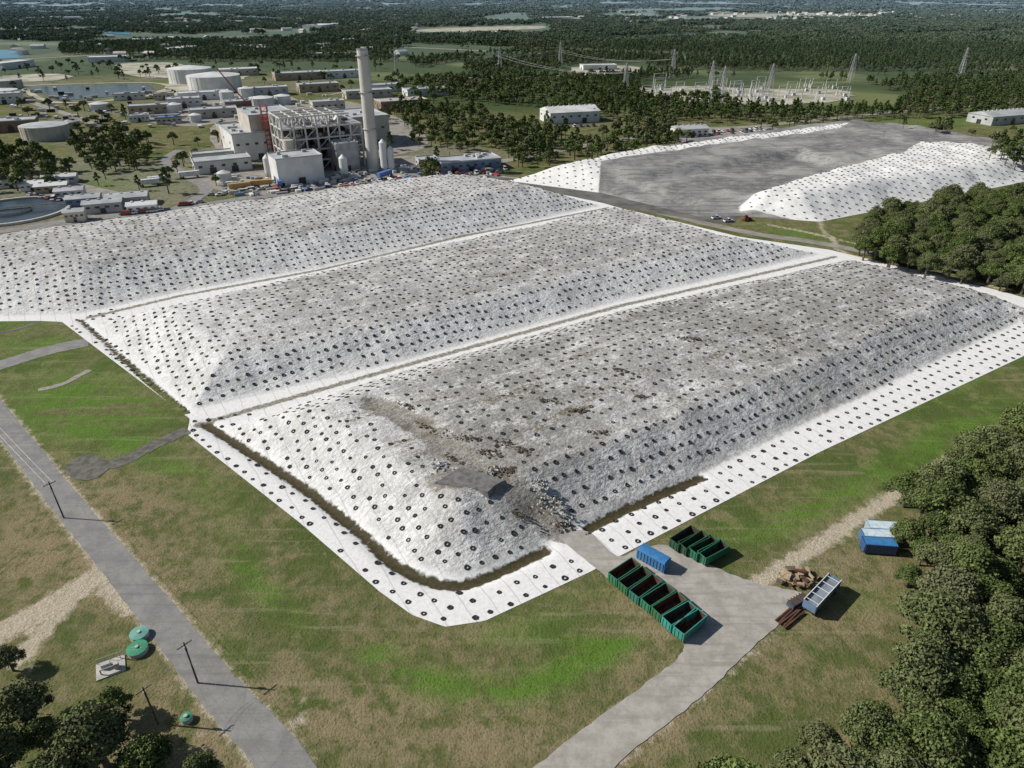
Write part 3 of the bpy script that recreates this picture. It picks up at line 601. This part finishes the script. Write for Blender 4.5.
def tank(name,u,v,r,h,wall=mw,dome=1.5):
    x,y=G(u,v); b=MB(); n=40; b.cyl(x,y,0,h,r,r,n,0)
    b.cyl(x,y,h+.01,h+dome,r*1.0,r*.12,n,1); b.cyl(x,y,0,h*.0+.3,r+.6,r+.6,n,0)
    for i in range(0,n,2):
        a=2*math.pi*i/n; b.box((x+(r+.1)*math.cos(a),y+(r+.1)*math.sin(a),h/2),(.25,.25,h),0,a)
    for k in range(12):
        a=2.8+k*.06; b.box((x+(r+.7)*math.cos(a),y+(r+.7)*math.sin(a),h*(k+1)/13),(.9,1.3,.15),2,a)
    obj(name,b.mesh(name,[wall,mw if wall is mw else mg,stl]))
tank('storage_tank',48,138,17,10,mbge); tank('storage_tank',216,90,29,16,mw,3); tank('storage_tank',192,82,26,16,mw,3); tank('storage_tank',262,106,12,8,mw)
tank('storage_tank',8,88,16,9,mbge); tank('storage_tank',70,128,6,5,mbge); tank('storage_tank',225,181,4,5,mw); tank('storage_tank',247,97,8,9,mw); tank('storage_tank',3,99,16,9,mw); tank('storage_tank',175,112,7,7,mw); tank('storage_tank',196,122,5,6,mw); tank('storage_tank',283,104,8,8,mw); tank('storage_tank',100,110,9,6,mw); tank('storage_tank',228,102,7,10,mw)
x,y=G(374,170); b=MB(); 
for i in range(12):
    z0=i*5.75; z1=z0+5.7; r0=3.9-.05*i; b.cyl(x,y,z0,z1,r0,r0-.04,28,0); b.cyl(x,y,z1,z1+.05,r0-.07,r0-.07,28,0)
for zz in (25,46,66): b.cyl(x,y,zz,zz+.3,4.5,4.5,28,1); 
b.cyl(x,y,69,70,3.3,3.3,28,1,2)
for k in range(58): b.box((x+3.95-.0008*k*14,y-1,k*1.17+1),(.12,1.0,.08),1)
obj('chimney_stack',b.mesh('chimney_stack',[M('stack_concrete',(.56,.53,.48),(.48,.45,.41),.08,.8),stl,mdk]))
# boiler steel structure
x,y=G(316,170); e=bpy.data.objects.new('boiler_steel_structure',None); sc.collection.objects.link(e); e.location=(x,y+14,0); e.rotation_euler=(0,0,math.radians(30))
b=MB(); W_,D_,H_=50,28,33; nxg,nyg,nzg=7,3,5
for i in range(nxg+1):
    hh=H_ if i<6 else H_*.8
    for j in range(nyg+1):
        px,py=-W_/2+i*W_/nxg,-D_/2+j*D_/nyg; b.box((px,py,hh/2),(1.0,1.0,hh))
for k in range(1,nzg+1):
    zz=k*H_/nzg
    for j in range(nyg+1): b.box((0 if k<nzg else -W_/14,-D_/2+j*D_/nyg,zz-.3),(W_ if k<nzg else W_*.86,.6,.9))
    for i in range(nxg+1):
        if i<6 or k<nzg: b.box((-W_/2+i*W_/nxg,0,zz-.32),(.5,D_,.8))
    for i in range(nxg):
        if (i+k)%2==0 and (i<5 or k<nzg): b.bm((-W_/2+i*W_/nxg,-D_/2-.1,zz-H_/nzg),(-W_/2+(i+1)*W_/nxg,-D_/2-.1,zz-.3),.3)
    for j in range(nyg):
        if (j+k)%2: b.bm((-W_/2-.1,-D_/2+j*D_/nyg,zz-H_/nzg),(-W_/2-.1,-D_/2+(j+1)*D_/nyg,zz-.3),.3)
obj('frame',b.mesh('frame',[M('pale_steel',(.62,.60,.56),(.5,.48,.44),.3,.6)]),parent=e)
b=MB()
for i in range(4):
    xx=-18+i*11.5; b.box((xx,4,14+i%2*2),(8,12,24),3); b.box((xx,-7,9),(5,6,12),3 if i%2 else 1); b.cyl(xx+4,-9,0,22,1.5,1.5,14,2); b.bm((xx,2,28),(xx+5,-6,22),1.3,2,10)
for k in (6.4,13,19.6,26.2): b.box((0,0,k+.3),(W_-1.4,D_-1.4,.15),2)
for i in range(44): b.box((random.uniform(-23,22),random.uniform(-12,-3),random.choice([6.9,13.5,20.1,26.7])+.9),(random.uniform(1,4),random.uniform(1,3),1.8),random.choice([0,1,2,3,3]))
b.cyl(-23,-18,0,21,3.2,3.2,20,1); b.cyl(-15,-19,0,14,2.6,2.6,20,1)
b.bm((10,-10,30),(34,-6,10),1.6,2,12)
obj('boilers',b.mesh('boilers',[mg,mbge,stl,M('dark_plant',(.10,.095,.09),(.06,.058,.055),.3)]),parent=e)
for (u,v,hh,r) in [(385,172,18,2.3),(392,172,14,2.0),(345,178,12,2.5),(270,178,12,2.4)]:
    x,y=G(u,v); b=MB(); b.cyl(x,y,3,hh,r,r,18,0); b.cyl(x,y,hh+.01,hh+2,r,.3,18,0); b.cyl(x,y,0.6,2.98,.5,r,18,0)
    for a in range(4): b.bm((x+r*math.cos(a*1.57),y+r*math.sin(a*1.57),0),(x+r*math.cos(a*1.57),y+r*math.sin(a*1.57),4),.15,1)
    obj('storage_silo',b.mesh('storage_silo',[mw,stl]))
x,y=G(272,158); b=MB()
for s_ in (-2,2):
    for q_ in (-2,2): b.box((s_,q_,17),(.5,.5,34))
for k in range(11): b.box((0,0,3+k*3),(4.4,4.4,.2)); b.bm((-2,-2,k*3),(2,-2,k*3+3),.15)
obj('red_stair_tower',b.mesh('red_stair_tower',[red]),(x,y,0),.5)
b=MB(); cl_m=[mw,mbge,rub,red,mbl,stl]
for i in range(420):
    u=random.uniform(225,500); v=random.uniform(162,196)
    if v>198-(u-225)*.075 or v<178-(u-225)*.06+random.uniform(-4,4): continue
    x,y=G(u,v); L_=random.uniform(1,7); b.box((x,y,.7),(L_,random.uniform(.8,2.6),random.uniform(.5,2.6)),random.choice([0,0,1,1,2,3,4,5,5]),random.choice([.5,.5,2.1,1.]))
for i in range(160):
    u=random.uniform(10,330); v=random.uniform(88,128); x,y=G(u,v); b.box((x,y,1.2),(random.uniform(2,9),random.uniform(2,4),random.uniform(1,3.6)),random.choice([0,1,1,2,5]),random.choice([.4,2.0]))
obj('yard_materials',b.mesh('yard_materials',cl_m))
def lattice_tower(name,u,v,h,w0,mat,arms=3,armw=8,rot=0.3):
    x,y=G(u,v); b=MB(); ns=9
    def cr(k):
        q=k/ns; ww=w0*(1-q)**.8*.5+.4; return [(sx*ww,sy*ww,h*q) for sx,sy in ((-1,-1),(1,-1),(1,1),(-1,1))]
    for k in range(ns):
        A=cr(k);B=cr(k+1)
        for i in range(4): b.bm(A[i],B[i],.24); b.bm(A[i],B[(i+1)%4],.1); b.bm(A[(i+1)%4],B[i],.1); b.bm(B[i],B[(i+1)%4],.08)
    for a in range(arms):
        zz=h*(.72+.1*a); q=armw*(1-.15*a)
        for s_ in (-1,1): b.bm((0,0,zz+.8),(s_*q,0,zz),.18); b.bm((0,0,zz-.6),(s_*q,0,zz),.18); b.bm((s_*q,0,zz),(s_*q,0,zz-1.8),.12)
    obj(name,b.mesh(name,[mat]),(x,y,0),rot); return (x,y,h*.72-1.8)
def wire(a,bq,name='power_line',sep=.6,r=.018,sag=1.,mat=None):
    b=MB(); n=12
    for off in (-1,1):
        pr_=None
        for i in range(n+1):
            q=i/n; P_=Vector((a[0]+(bq[0]-a[0])*q+off*sep,a[1]+(bq[1]-a[1])*q+off*sep*.4,a[2]+(bq[2]-a[2])*q-sag*4*q*(1-q)))
            if pr_ is not None: b.bm(pr_,P_,r,0,3)
            pr_=P_
    obj(name,b.mesh(name,[mat or stl]))
pyl=M('pylon_steel',(.42,.42,.42),(.34,.34,.34),.3)
TW=[lattice_tower('transmission_tower',u,v,h,5,pyl,3,6) for (u,v,h) in [(397,76,28),(500,72,32),(560,68,34),(625,92,30),(672,78,34),(710,92,32),(722,94,28),(770,88,26),(850,82,32),(960,76,34)]]
for i,j in [(0,1),(1,2),(2,4),(3,5),(5,7),(6,7),(7,8),(8,9),(1,3)]: wire(TW[i],TW[j],'transmission_line',5,.12,7,pyl)
x,y=G(250,112); b=MB()
for s_ in (-1,1): b.box((0,s_*2.4,.7),(7,1.1,1.4),1)
b.box((-.5,0,2.4),(6,3.6,2),0,); b.box((2,1.2,3),(1.8,1.3,2.2),1)
p0=Vector((2,0,2.5)); p1=Vector((-22,0,38)); 
for k in range(16):
    a=p0.lerp(p1,k/16);c=p0.lerp(p1,(k+1)/16)
    for dy in (-.8,.8):
        for dz in (-.6,.6): b.bm(a+Vector((0,dy,dz)),c+Vector((0,dy,dz)),.17,0)
    b.bm(a+Vector((0,-.8,-.6)),c+Vector((0,.8,-.6)),.12,0); b.bm(a+Vector((0,-.8,.6)),c+Vector((0,-.8,-.6)),.12,0)
b.bm((-3,0,3),(5,0,14),.2,0); b.bm((5,0,14),p1,.08,1)
obj('crawler_crane',b.mesh('crawler_crane',[red,mdk]),(x,y,0),.2)
for i in range(34):
    u=random.uniform(645,850); v=random.uniform(87,104); x,y=G(u,v); b=MB(); ww=random.uniform(10,18); hh=random.uniform(9,16)
    for s_ in (-1,1): b.bm((s_*ww/2-.7,0,0),(s_*ww/2,0,hh),.25); b.bm((s_*ww/2+.7,0,0),(s_*ww/2,0,hh),.25)
    b.bm((-ww/2,0,hh),(ww/2,0,hh),.35); b.bm((-ww/2,0,hh*.7),(ww/2,0,hh*.7),.25)
    for k in range(3): b.cyl(-ww/3+k*ww/3,3,0,3.5,.5,.35,8)
    b.box((0,-4,1.6),(4,2.5,3.2)); obj('substation_frame',b.mesh('substation_frame',[M('pale_galv',(.62,.62,.6),(.5,.5,.5),.3,.5)]),(x,y,0),.4)
b=MB()
for i in range(300):
    u=random.choice([random.uniform(0,420),random.uniform(560,1024),random.uniform(780,960)]); v=random.uniform(12,34) if i%3 else random.uniform(34,58)
    if u>560 and v>24: v=random.uniform(12,22)
    x,y=G(u,v); a=random.uniform(0,3); w_,d_,h=random.uniform(14,30),random.uniform(10,16),random.uniform(5,7)
    b.box((x,y,h/2),(w_,d_,h),0,a); c_,s_=math.cos(a),math.sin(a)
    def q(X_,Y_,Z_): return (x+X_*c_-Y_*s_,y+X_*s_+Y_*c_,Z_)
    b.add([q(-w_/2-.6,-d_/2-.6,h+.05),q(w_/2+.6,-d_/2-.6,h+.05),q(w_/2+.6,d_/2+.6,h+.05),q(-w_/2-.6,d_/2+.6,h+.05),q(-w_/2,0,h+3),q(w_/2,0,h+3)],[(0,1,5,4),(2,3,4,5),(0,4,3),(1,2,5)],1+i%2)
obj('distant_houses',b.mesh('distant_houses',[mw,mg,mbge]))
# ---------------------------------------------------------------- vehicles
t=NT('vehicle_paint'); oi=t.n('ShaderNodeObjectInfo'); paint=t.bsdf(t.mix(t.rng(t.noise(.8,4,None,.7),.4,.75,0,.5),oi.outputs['Color'],(.12,.1,.08)),.45,None,spec=.4)
def car_mesh(kind):
    b=MB(); L_=4.7 if kind!='van' else 5.6; W_=1.85
    def prism(prof,w,m):
        n=len(prof); vs=[(x,-w/2,z) for x,z in prof]+[(x,w/2,z) for x,z in prof]
        b.add(vs,[tuple(range(n)),tuple(range(n,2*n))[::-1]]+[(i,n+i,n+(i+1)%n,(i+1)%n) for i in range(n)],m)
    prism([(-L_/2,.35),(L_/2,.35),(L_/2,.72),(L_/2-.15,.9),(1.0,1.0),(-L_/2+.1,1.02),(-L_/2,.8)],W_,0)
    if kind=='car': cab=[(1.05,1.0),(.4,1.45),(-1.2,1.47),(-1.95,1.02)]
    elif kind=='pickup': cab=[(1.1,1.0),(.6,1.7),(-.5,1.72),(-.7,1.02)]
    else: cab=[(1.9,1.0),(1.4,2.0),(-2.5,2.1),(-2.6,1.02)]
    prism(cab,W_-.2,1); rz=max(z for _,z in cab)
    xr=[x for x,z in cab if z>1.3]; b.box((sum(xr)/2,0,rz+.02),(abs(xr[0]-xr[1])-.05,W_-.28,.06),0)
    if kind=='pickup':
        b.box((-1.6,0,1.025),(1.5,1.5,.03),2)
        for s_ in (-1,1): b.box((-1.55,s_*.86,1.12),(1.6,.1,.22),0)
    for sx_ in (-1.45,1.45):
        for sy_ in (-.85,.85): b.wheel(sx_,sy_,.34,.34,.24,2)
    return b.mesh(kind,[paint,mdk,rub])
CM={k:car_mesh(k) for k in ('car','pickup','van')}
cols=[(.75,.75,.75),(.75,.75,.75),(.03,.03,.03),(.3,.3,.32),(.35,.03,.02),(.04,.08,.25),(.5,.5,.5)]
def cars(u0,v0,u1,v1,n,rot,j=0):
    for i in range(n):
        if random.random()<.12: continue
        u=u0+(u1-u0)*i/max(1,n-1)+random.uniform(-j,j); v=v0+(v1-v0)*i/max(1,n-1)+random.uniform(-j,j)*.4; x,y=G(u,v)
        k=random.choice(['car','car','pickup','van']); obj({'car':'parked_car','pickup':'pickup_truck','van':'parked_van'}[k],CM[k],(x,y,.16),math.radians(rot+random.choice([0,180])),None,random.choice(cols)+(1,))
cars(330,192,400,184,13,115); cars(335,187,385,181,10,115); cars(455,177,505,170,10,110,1); cars(410,180,450,174,8,110,1)
cars(695,137,765,131,16,95); cars(700,134,760,129,14,95); cars(183,206,200,203,5,20); cars(290,192,325,188,7,40,2); cars(30,196,60,201,6,100); cars(210,196,260,190,7,30,2); cars(125,215,160,211,5,20,1); cars(555,128,600,126,8,100)
for (u,v) in [(728,222),(716,219)]:
    x,y=G(u,v); obj('pickup_truck',CM['pickup'],(x,y,.2),.3,None,(.7,.7,.7,1))
def trailer_mesh():
    b=MB(); b.box((0,0,2.6),(12,2.5,2.7),0); b.box((0,0,1.15),(12,.9,.2),1)
    for x_ in (-4.8,-3.6,4.5):
        for y_ in (-1,1): b.wheel(x_,y_*.95,.5,.5,.4,1)
    for i in range(12): b.box((-5.7+i*1.03,0,2.6),(.1,2.56,2.5),0)
    return b.mesh('trailer',[paint,rub])
TM=trailer_mesh()
for (u,v,r) in [(240,190,30),(262,187,20),(150,186,30),(160,183,30),(340,196,20),(420,166,100),(446,172,20),(458,170,25),(280,186,110),(190,178,30),(385,178,60)]:
    x,y=G(u,v); obj('semi_trailer',TM,(x,y,.16),math.radians(r),None,random.choice([(.7,.7,.7,1),(.7,.7,.7,1),(.1,.2,.5,1),(.5,.3,.1,1)]))
def loader():
    b=MB(); b.box((0,0,1.6),(5,2.2,1.3),0); b.box((-.5,0,2.9),(1.6,1.6,1.4),1); b.box((3.6,0,.9),(1.2,2.8,1.2),0,0,.8); b.bm((1.5,.8,1.9),(3.4,.8,.9),.18,0); b.bm((1.5,-.8,1.9),(3.4,-.8,.9),.18,0)
    for x_ in (-1.6,1.6):
        for y_ in (-1.2,1.2): b.wheel(x_,y_,.8,.8,.6,1)
    return b.mesh('loader',[paint,rub])
LM=loader()
x,y=G(746,221); obj('wheel_loader',LM,(x,y,.2),.4,None,(.3,.04,.03,1),.75)
rust=M('rusty_interior',(.13,.06,.035),(.07,.035,.025),.9,.9); dirtin=M('interior_dirt',(.05,.035,.03),(.09,.06,.045),1.5,.95)
def dumpster(rustin):
    b=MB(); L_,W_,H_=6.6,2.4,1.9; t_=.08; zb=.35
    b.box((0,0,zb),(L_,W_-.02,.1),1)
    for s_ in (-1,1):
        b.box((0,s_*(W_/2-t_/2),zb+H_/2),(L_-.18,t_,H_),0); b.box((s_*(L_/2-t_/2),0,zb+H_/2),(t_,W_,H_),0)
        b.box((0,s_*(W_/2-t_-.012),zb+H_/2),(L_-.2,.02,H_-.1),1); b.box((s_*(L_/2-t_-.012),0,zb+H_/2),(.02,W_-.25,H_-.1),1)
        b.box((0,s_*W_/2,zb+H_+.03),(L_+.04,.14,.14),0); b.box((s_*(L_/2),0,zb+H_+.035),(.14,W_-.16,.13),0)
        for i in range(8): b.box((-L_/2+.35+i*(L_-.7)/7,s_*(W_/2+.05),zb+H_/2-.04),(.12,.11,H_-.1),0)
        for i in range(3): b.box((s_*(L_/2+.05),-.8+i*.8,zb+H_/2-.04),(.11,.12,H_-.1),0)
        b.box((0,s_*.45,.22),(L_-.2,.14,.18),0)
        for x_ in (-2.6,2.6): b.wheel(x_,s_*.75,.14,.14,.2,2)
    for k in range(14): b.box((random.uniform(-2.8,2.8),random.uniform(-.8,.8),zb+.2),(random.uniform(.3,.9),random.uniform(.3,.7),random.uniform(.2,.5)),1,random.random()*3)
    return b.mesh('rolloff',[paint,rustin,rub])
DM=[dumpster(rust),dumpster(dirtin)]
gcol=[(.03,.2,.11,1),(.04,.15,.07,1),(.03,.18,.13,1)]
for i in range(7):
    u=623+i*11.2+random.uniform(-1.5,1.5); v=574+i*8.7+random.uniform(-.8,.8); x,y=G(u,v,1); obj('rolloff_dumpster',DM[i%2],(x,y,.11),math.radians(36+random.uniform(-4,4)),None,gcol[i%3] if i<5 else (.04,.3,.24,1))
for i in range(4):
    x,y=G(684+i*9.5,540+i*4.6,1); obj('rolloff_dumpster',DM[1],(x,y,.11),math.radians(34+random.uniform(-3,3)),None,(.015,.08,.04,1) if i<2 else (.015,.15,.08,1))
def covered(tarp):
    b=MB(); L_,W_,H_=6.4,2.4,2.2; b.box((0,0,.35+H_/2),(L_,W_,H_),0)
    for s_ in (-1,1):
        for i in range(9): b.box((-L_/2+.3+i*(L_-.6)/8,s_*(W_/2+.05),.35+H_/2),(.12,.1,H_-.1),0)
        b.box((0,s_*.5,.2),(L_,.15,.28),0); b.box((0,s_*(W_/2+.02),.35+H_+.03),(L_+.1,.14,.12),0)
    n=8
    vs=[(x_,-W_/2*math.cos(math.pi*j/n),.35+H_+.02+.28*math.sin(math.pi*j/n)) for x_ in (-L_/2+.1,-L_/4,0,L_/4,L_/2-.1) for j in range(n+1)]
    b.add(vs,[(k*(n+1)+j,(k+1)*(n+1)+j,(k+1)*(n+1)+j+1,k*(n+1)+j+1) for k in range(4) for j in range(n)],1)
    for x_ in (-2.2,2.2):
        for y_ in (-1,1): b.wheel(x_,y_*.8,.2,.2,.25,2)
    return b.mesh('covered',[paint,tarp,rub])
CB=covered(M('blue_tarp',(.05,.2,.42),(.04,.15,.34),1,.5)); CL=covered(M('pale_blue_tarp',(.6,.67,.7),(.42,.52,.58),1,.5))
x,y=G(653,560,1); obj('covered_dumpster',CB,(x,y,.11),math.radians(-42),None,(.05,.2,.42,1))
for u,v,m_,c in [(882,531,CL,(.3,.4,.48,1)),(878,547.5,CB,(.03,.08,.2,1)),(876,539,CL,(.05,.14,.26,1))]:
    x,y=G(u,v,1); obj('covered_dumpster',m_,(x,y,.06),math.radians(-4+random.uniform(-3,3)),None,c)
b=MB()
for s_ in (-1,1):
    b.box((0,s_*1.2,2.2),(9.6,.08,1.8),0); b.box((0,s_*1.22,3.12),(9.7,.14,.12),3); b.box((s_*4.8,0,2.2),(.08,2.3,1.8),0)
    for i in range(14): b.box((-4.6+i*.71,s_*1.27,2.2),(.09,.1,1.7),0)
    for x_ in (-3.8,-2.7,3.6): b.wheel(x_,s_*1.0,.5,.5,.4,2)
b.box((0,0,1.3),(9.6,2.3,.12),1); b.box((0,0,1.0),(9.4,.9,.4),2); b.box((0,0,2.6),(9.3,2.2,.1),1)
for i in range(5): b.box((-4+i*2,0,3.05),(.1,2.3,.1),3)
x,y=G(821,596,1.5); obj('bulk_trailer',b.mesh('bulk_trailer',[paint,M('grey_load',(.22,.26,.30),(.16,.18,.2),.8,.9),rub,mw]),(x,y,.1),math.radians(42),None,(.14,.22,.34,1))
b=MB()
for i in range(60): b.box((random.gauss(0,1.5),random.gauss(0,1.1),.15+abs(random.gauss(.3,.45))),(random.uniform(.8,2.6),random.uniform(.1,1.2),random.uniform(.06,.5)),(0,0,2,1)[i%4],random.random()*3,ry=random.uniform(-.3,.3))
x,y=G(797,580); obj('timber_pile',b.mesh('timber_pile',[M('pale_timber',(.42,.33,.22),(.28,.21,.14),2,.9),rust,M('old_timber',(.2,.15,.1),(.12,.1,.07),2,.9)]),(x,y,.1))
b=MB()
for i in range(5): b.box((i*.05,-1+i*.5,.3),(6,.28,.3),0,random.uniform(-.06,.06))
for s_ in (-1,1): b.box((s_*2,0,.08),(.3,2.6,.16),1)
x,y=G(789,618); obj('steel_beam_stack',b.mesh('steel_beam_stack',[rust,M('old_timber',(.3,.2,.1))]),(x,y,.12),math.radians(38))
b=MB(); b.box((0,0,.7),(4.5,1.6,.9),0,0,.92)
for i in range(6): b.box((-1.9+i*.75,0,1.3),(.1,1.7,.3),1)
x,y=G(797,604); obj('scrap_bin',b.mesh('scrap_bin',[M('dark_bin',(.05,.08,.10)),rust]),(x,y,.1),math.radians(30))
rub_=M('broken_concrete',(.42,.41,.38),(.28,.27,.25),1.2,.9); torn=M('torn_liner',(.5,.5,.48),(.25,.24,.22),1.2,.8); brush=M('dead_brush',(.10,.08,.055),(.06,.05,.035),1,.95)
def pile(name,u,v,z0,n,sx,sy,mats,rot=0,big=1.0,flat=1.0):
    b=MB()
    for i in range(n):
        X_=random.gauss(0,sx);Y_=random.gauss(0,sy); b.box((X_,Y_,.08+flat*max(0,.9-.3*(X_/sx)**2-.3*(Y_/sy)**2)*random.random()),(random.uniform(.3,1.2)*big,random.uniform(.3,.9)*big,random.uniform(.1,.5)*big*flat),i%len(mats),random.random()*3,random.uniform(.3,.9),random.uniform(-.5,.5))
    x,y=G(u,v,z0); zz=float(hf(np.array([x]),np.array([y]))[0]); obj(name,b.mesh(name,mats),(x,y,zz),rot)
pile('rubble_pile',547,500,3,110,1.4,3.2,[rub_,torn,rub_,brush],.6,.8); pile('rubble_pile',538,485,5,60,1.2,1.6,[rub_,torn],.6,.8); pile('rubble_pile',497,474,6,50,1.6,1.2,[rub_,torn,brush],0,.8); pile('rubble_pile',440,468,6.5,36,1.6,1.1,[rub_,stl],0,.8)
for (u,v,a,sx_,sy_) in [(470,438,-.3,2.6,.9),(500,440,-.5,2.4,.7),(522,448,-.6,2,.6),(488,450,-.2,1.8,.8),(545,402,-.2,2,.8),(430,425,-.7,2.5,.7),(620,372,-.3,2,.8),(575,410,0,1.5,.6),(690,340,-.2,2.2,.7),(510,466,0,1.5,.8),(600,430,.2,1.5,.6),(455,455,-.7,2,.6),(515,495,-.7,2.2,.6),(480,470,-.7,1.6,.7),(640,395,.1,1.4,.5),(410,405,-.6,2,.5)]:
    pile('debris_pile',u,v,8,50,sx_,sy_,[brush,brush,M('dry_grass_clump',(.16,.13,.08),(.1,.08,.05),1.5)],a,.7,.4)
pile('debris_pile',560,528,0,34,1.5,1,[rub_,rust,brush],0,.8)
pts_p=[G(436,485,6.5),G(462,470,6.5),G(505,484,6),G(488,496,6)]
x0=sum(p[0] for p in pts_p)/4; y0=sum(p[1] for p in pts_p)/4; zz=float(hf(np.array([x0]),np.array([y0]))[0])
b=MB(); pp=[]
for i in range(4):
    for k in range(5):
        q=k/5; A_=pts_p[i]; B_=pts_p[(i+1)%4]; pp.append((A_[0]+(B_[0]-A_[0])*q+random.uniform(-.25,.25),A_[1]+(B_[1]-A_[1])*q+random.uniform(-.25,.25)))
n=len(pp); b.add([(p[0],p[1],zz+.45) for p in pp]+[(x0+(p[0]-x0)*1.12,y0+(p[1]-y0)*1.12,zz-.9) for p in pp],[tuple(range(n))]+[(i,n+i,n+(i+1)%n,(i+1)%n) for i in range(n)]); obj('gravel_pad',b.mesh('gravel_pad',[M('pad_gravel',(.19,.185,.175),(.11,.105,.1),.7)]))
# ---------------------------------------------------------------- utility poles, tank lids, well pad
wood=M('pole_wood',(.10,.08,.06),(.06,.05,.04),2,.9)
def upole(u,v,h,arm=2.4,rot=.9):
    x,y=G(u,v); b=MB(); b.cyl(0,0,-.2,h,.17,.11,10,0)
    b.box((0,0,h-.6),(arm,.12,.14),0); b.box((0,.14,h-1.6),(.35,.35,.9),1)
    for s_ in (-1,-.4,.4,1): b.cyl(s_*arm/2*.95,0,h-.53,h-.3,.06,.05,6,1)
    obj('utility_pole',b.mesh('utility_pole',[wood,stl]),(x,y,0),rot); return (x,y,h-.3)
pa=upole(64,518,10); pb=upole(198,683,10); pc=upole(158,724,9)
wire(pa,pb); wire(pb,(-18,38,9.7)); wire(pa,(G(-60,380)[0],G(-60,380)[1],9.7)); wire(pb,pc)
for u,v in [(516,112),(450,165),(540,162),(655,140),(880,150)]: upole(u,v,13)
gl=M('green_lid',(.05,.27,.16),(.04,.2,.11),1,.7); gl2=M('pale_green_lid',(.16,.36,.30),(.10,.28,.23),1,.7)
for (u,v,m_,rr) in [(137,648,gl,1.75),(139,633,gl2,1.6),(186,717,gl,.9)]:
    x,y=G(u,v,.8); b=MB(); b.cyl(0,0,0,.8,rr*.96,rr*.96,28,1); b.cyl(0,0,.81,.9,rr,rr,28,0); b.cyl(0,0,.91,1.05,rr*.98,rr*.25,28,0); b.cyl(0,0,1.06,1.25,.3,.3,12,1)
    for a in range(3): b.box((0,0,.985),(rr*1.0,.08,.1),1,a*1.05)
    obj('manhole_tank',b.mesh('manhole_tank',[m_,concl]),(x,y,0))
x,y=G(111,668); b=MB(); b.box((0,0,.1),(4.4,3.6,.2),0); b.box((-.6,.4,.7),(1.4,.8,1.0),1); b.box((1,-.6,.8),(.7,.7,1.2),2); b.bm((-1.4,-.9,.2),(-1.4,-.9,1.3),.12,1,8); b.bm((-1.4,-.9,1.2),(.6,-.9,1.2),.12,1,8); b.bm((1.6,1.2,.2),(1.6,1.2,2.4),.08,1,6)
for i in range(5): b.bm((-2+i,1.7,.2),(-2+i,1.7,1.3),.05,1,5)
b.bm((-2,1.7,1.3),(2,1.7,1.3),.05,1,5)
obj('pump_station',b.mesh('pump_station',[concl,stl,mbge]),(x,y,0),.5)
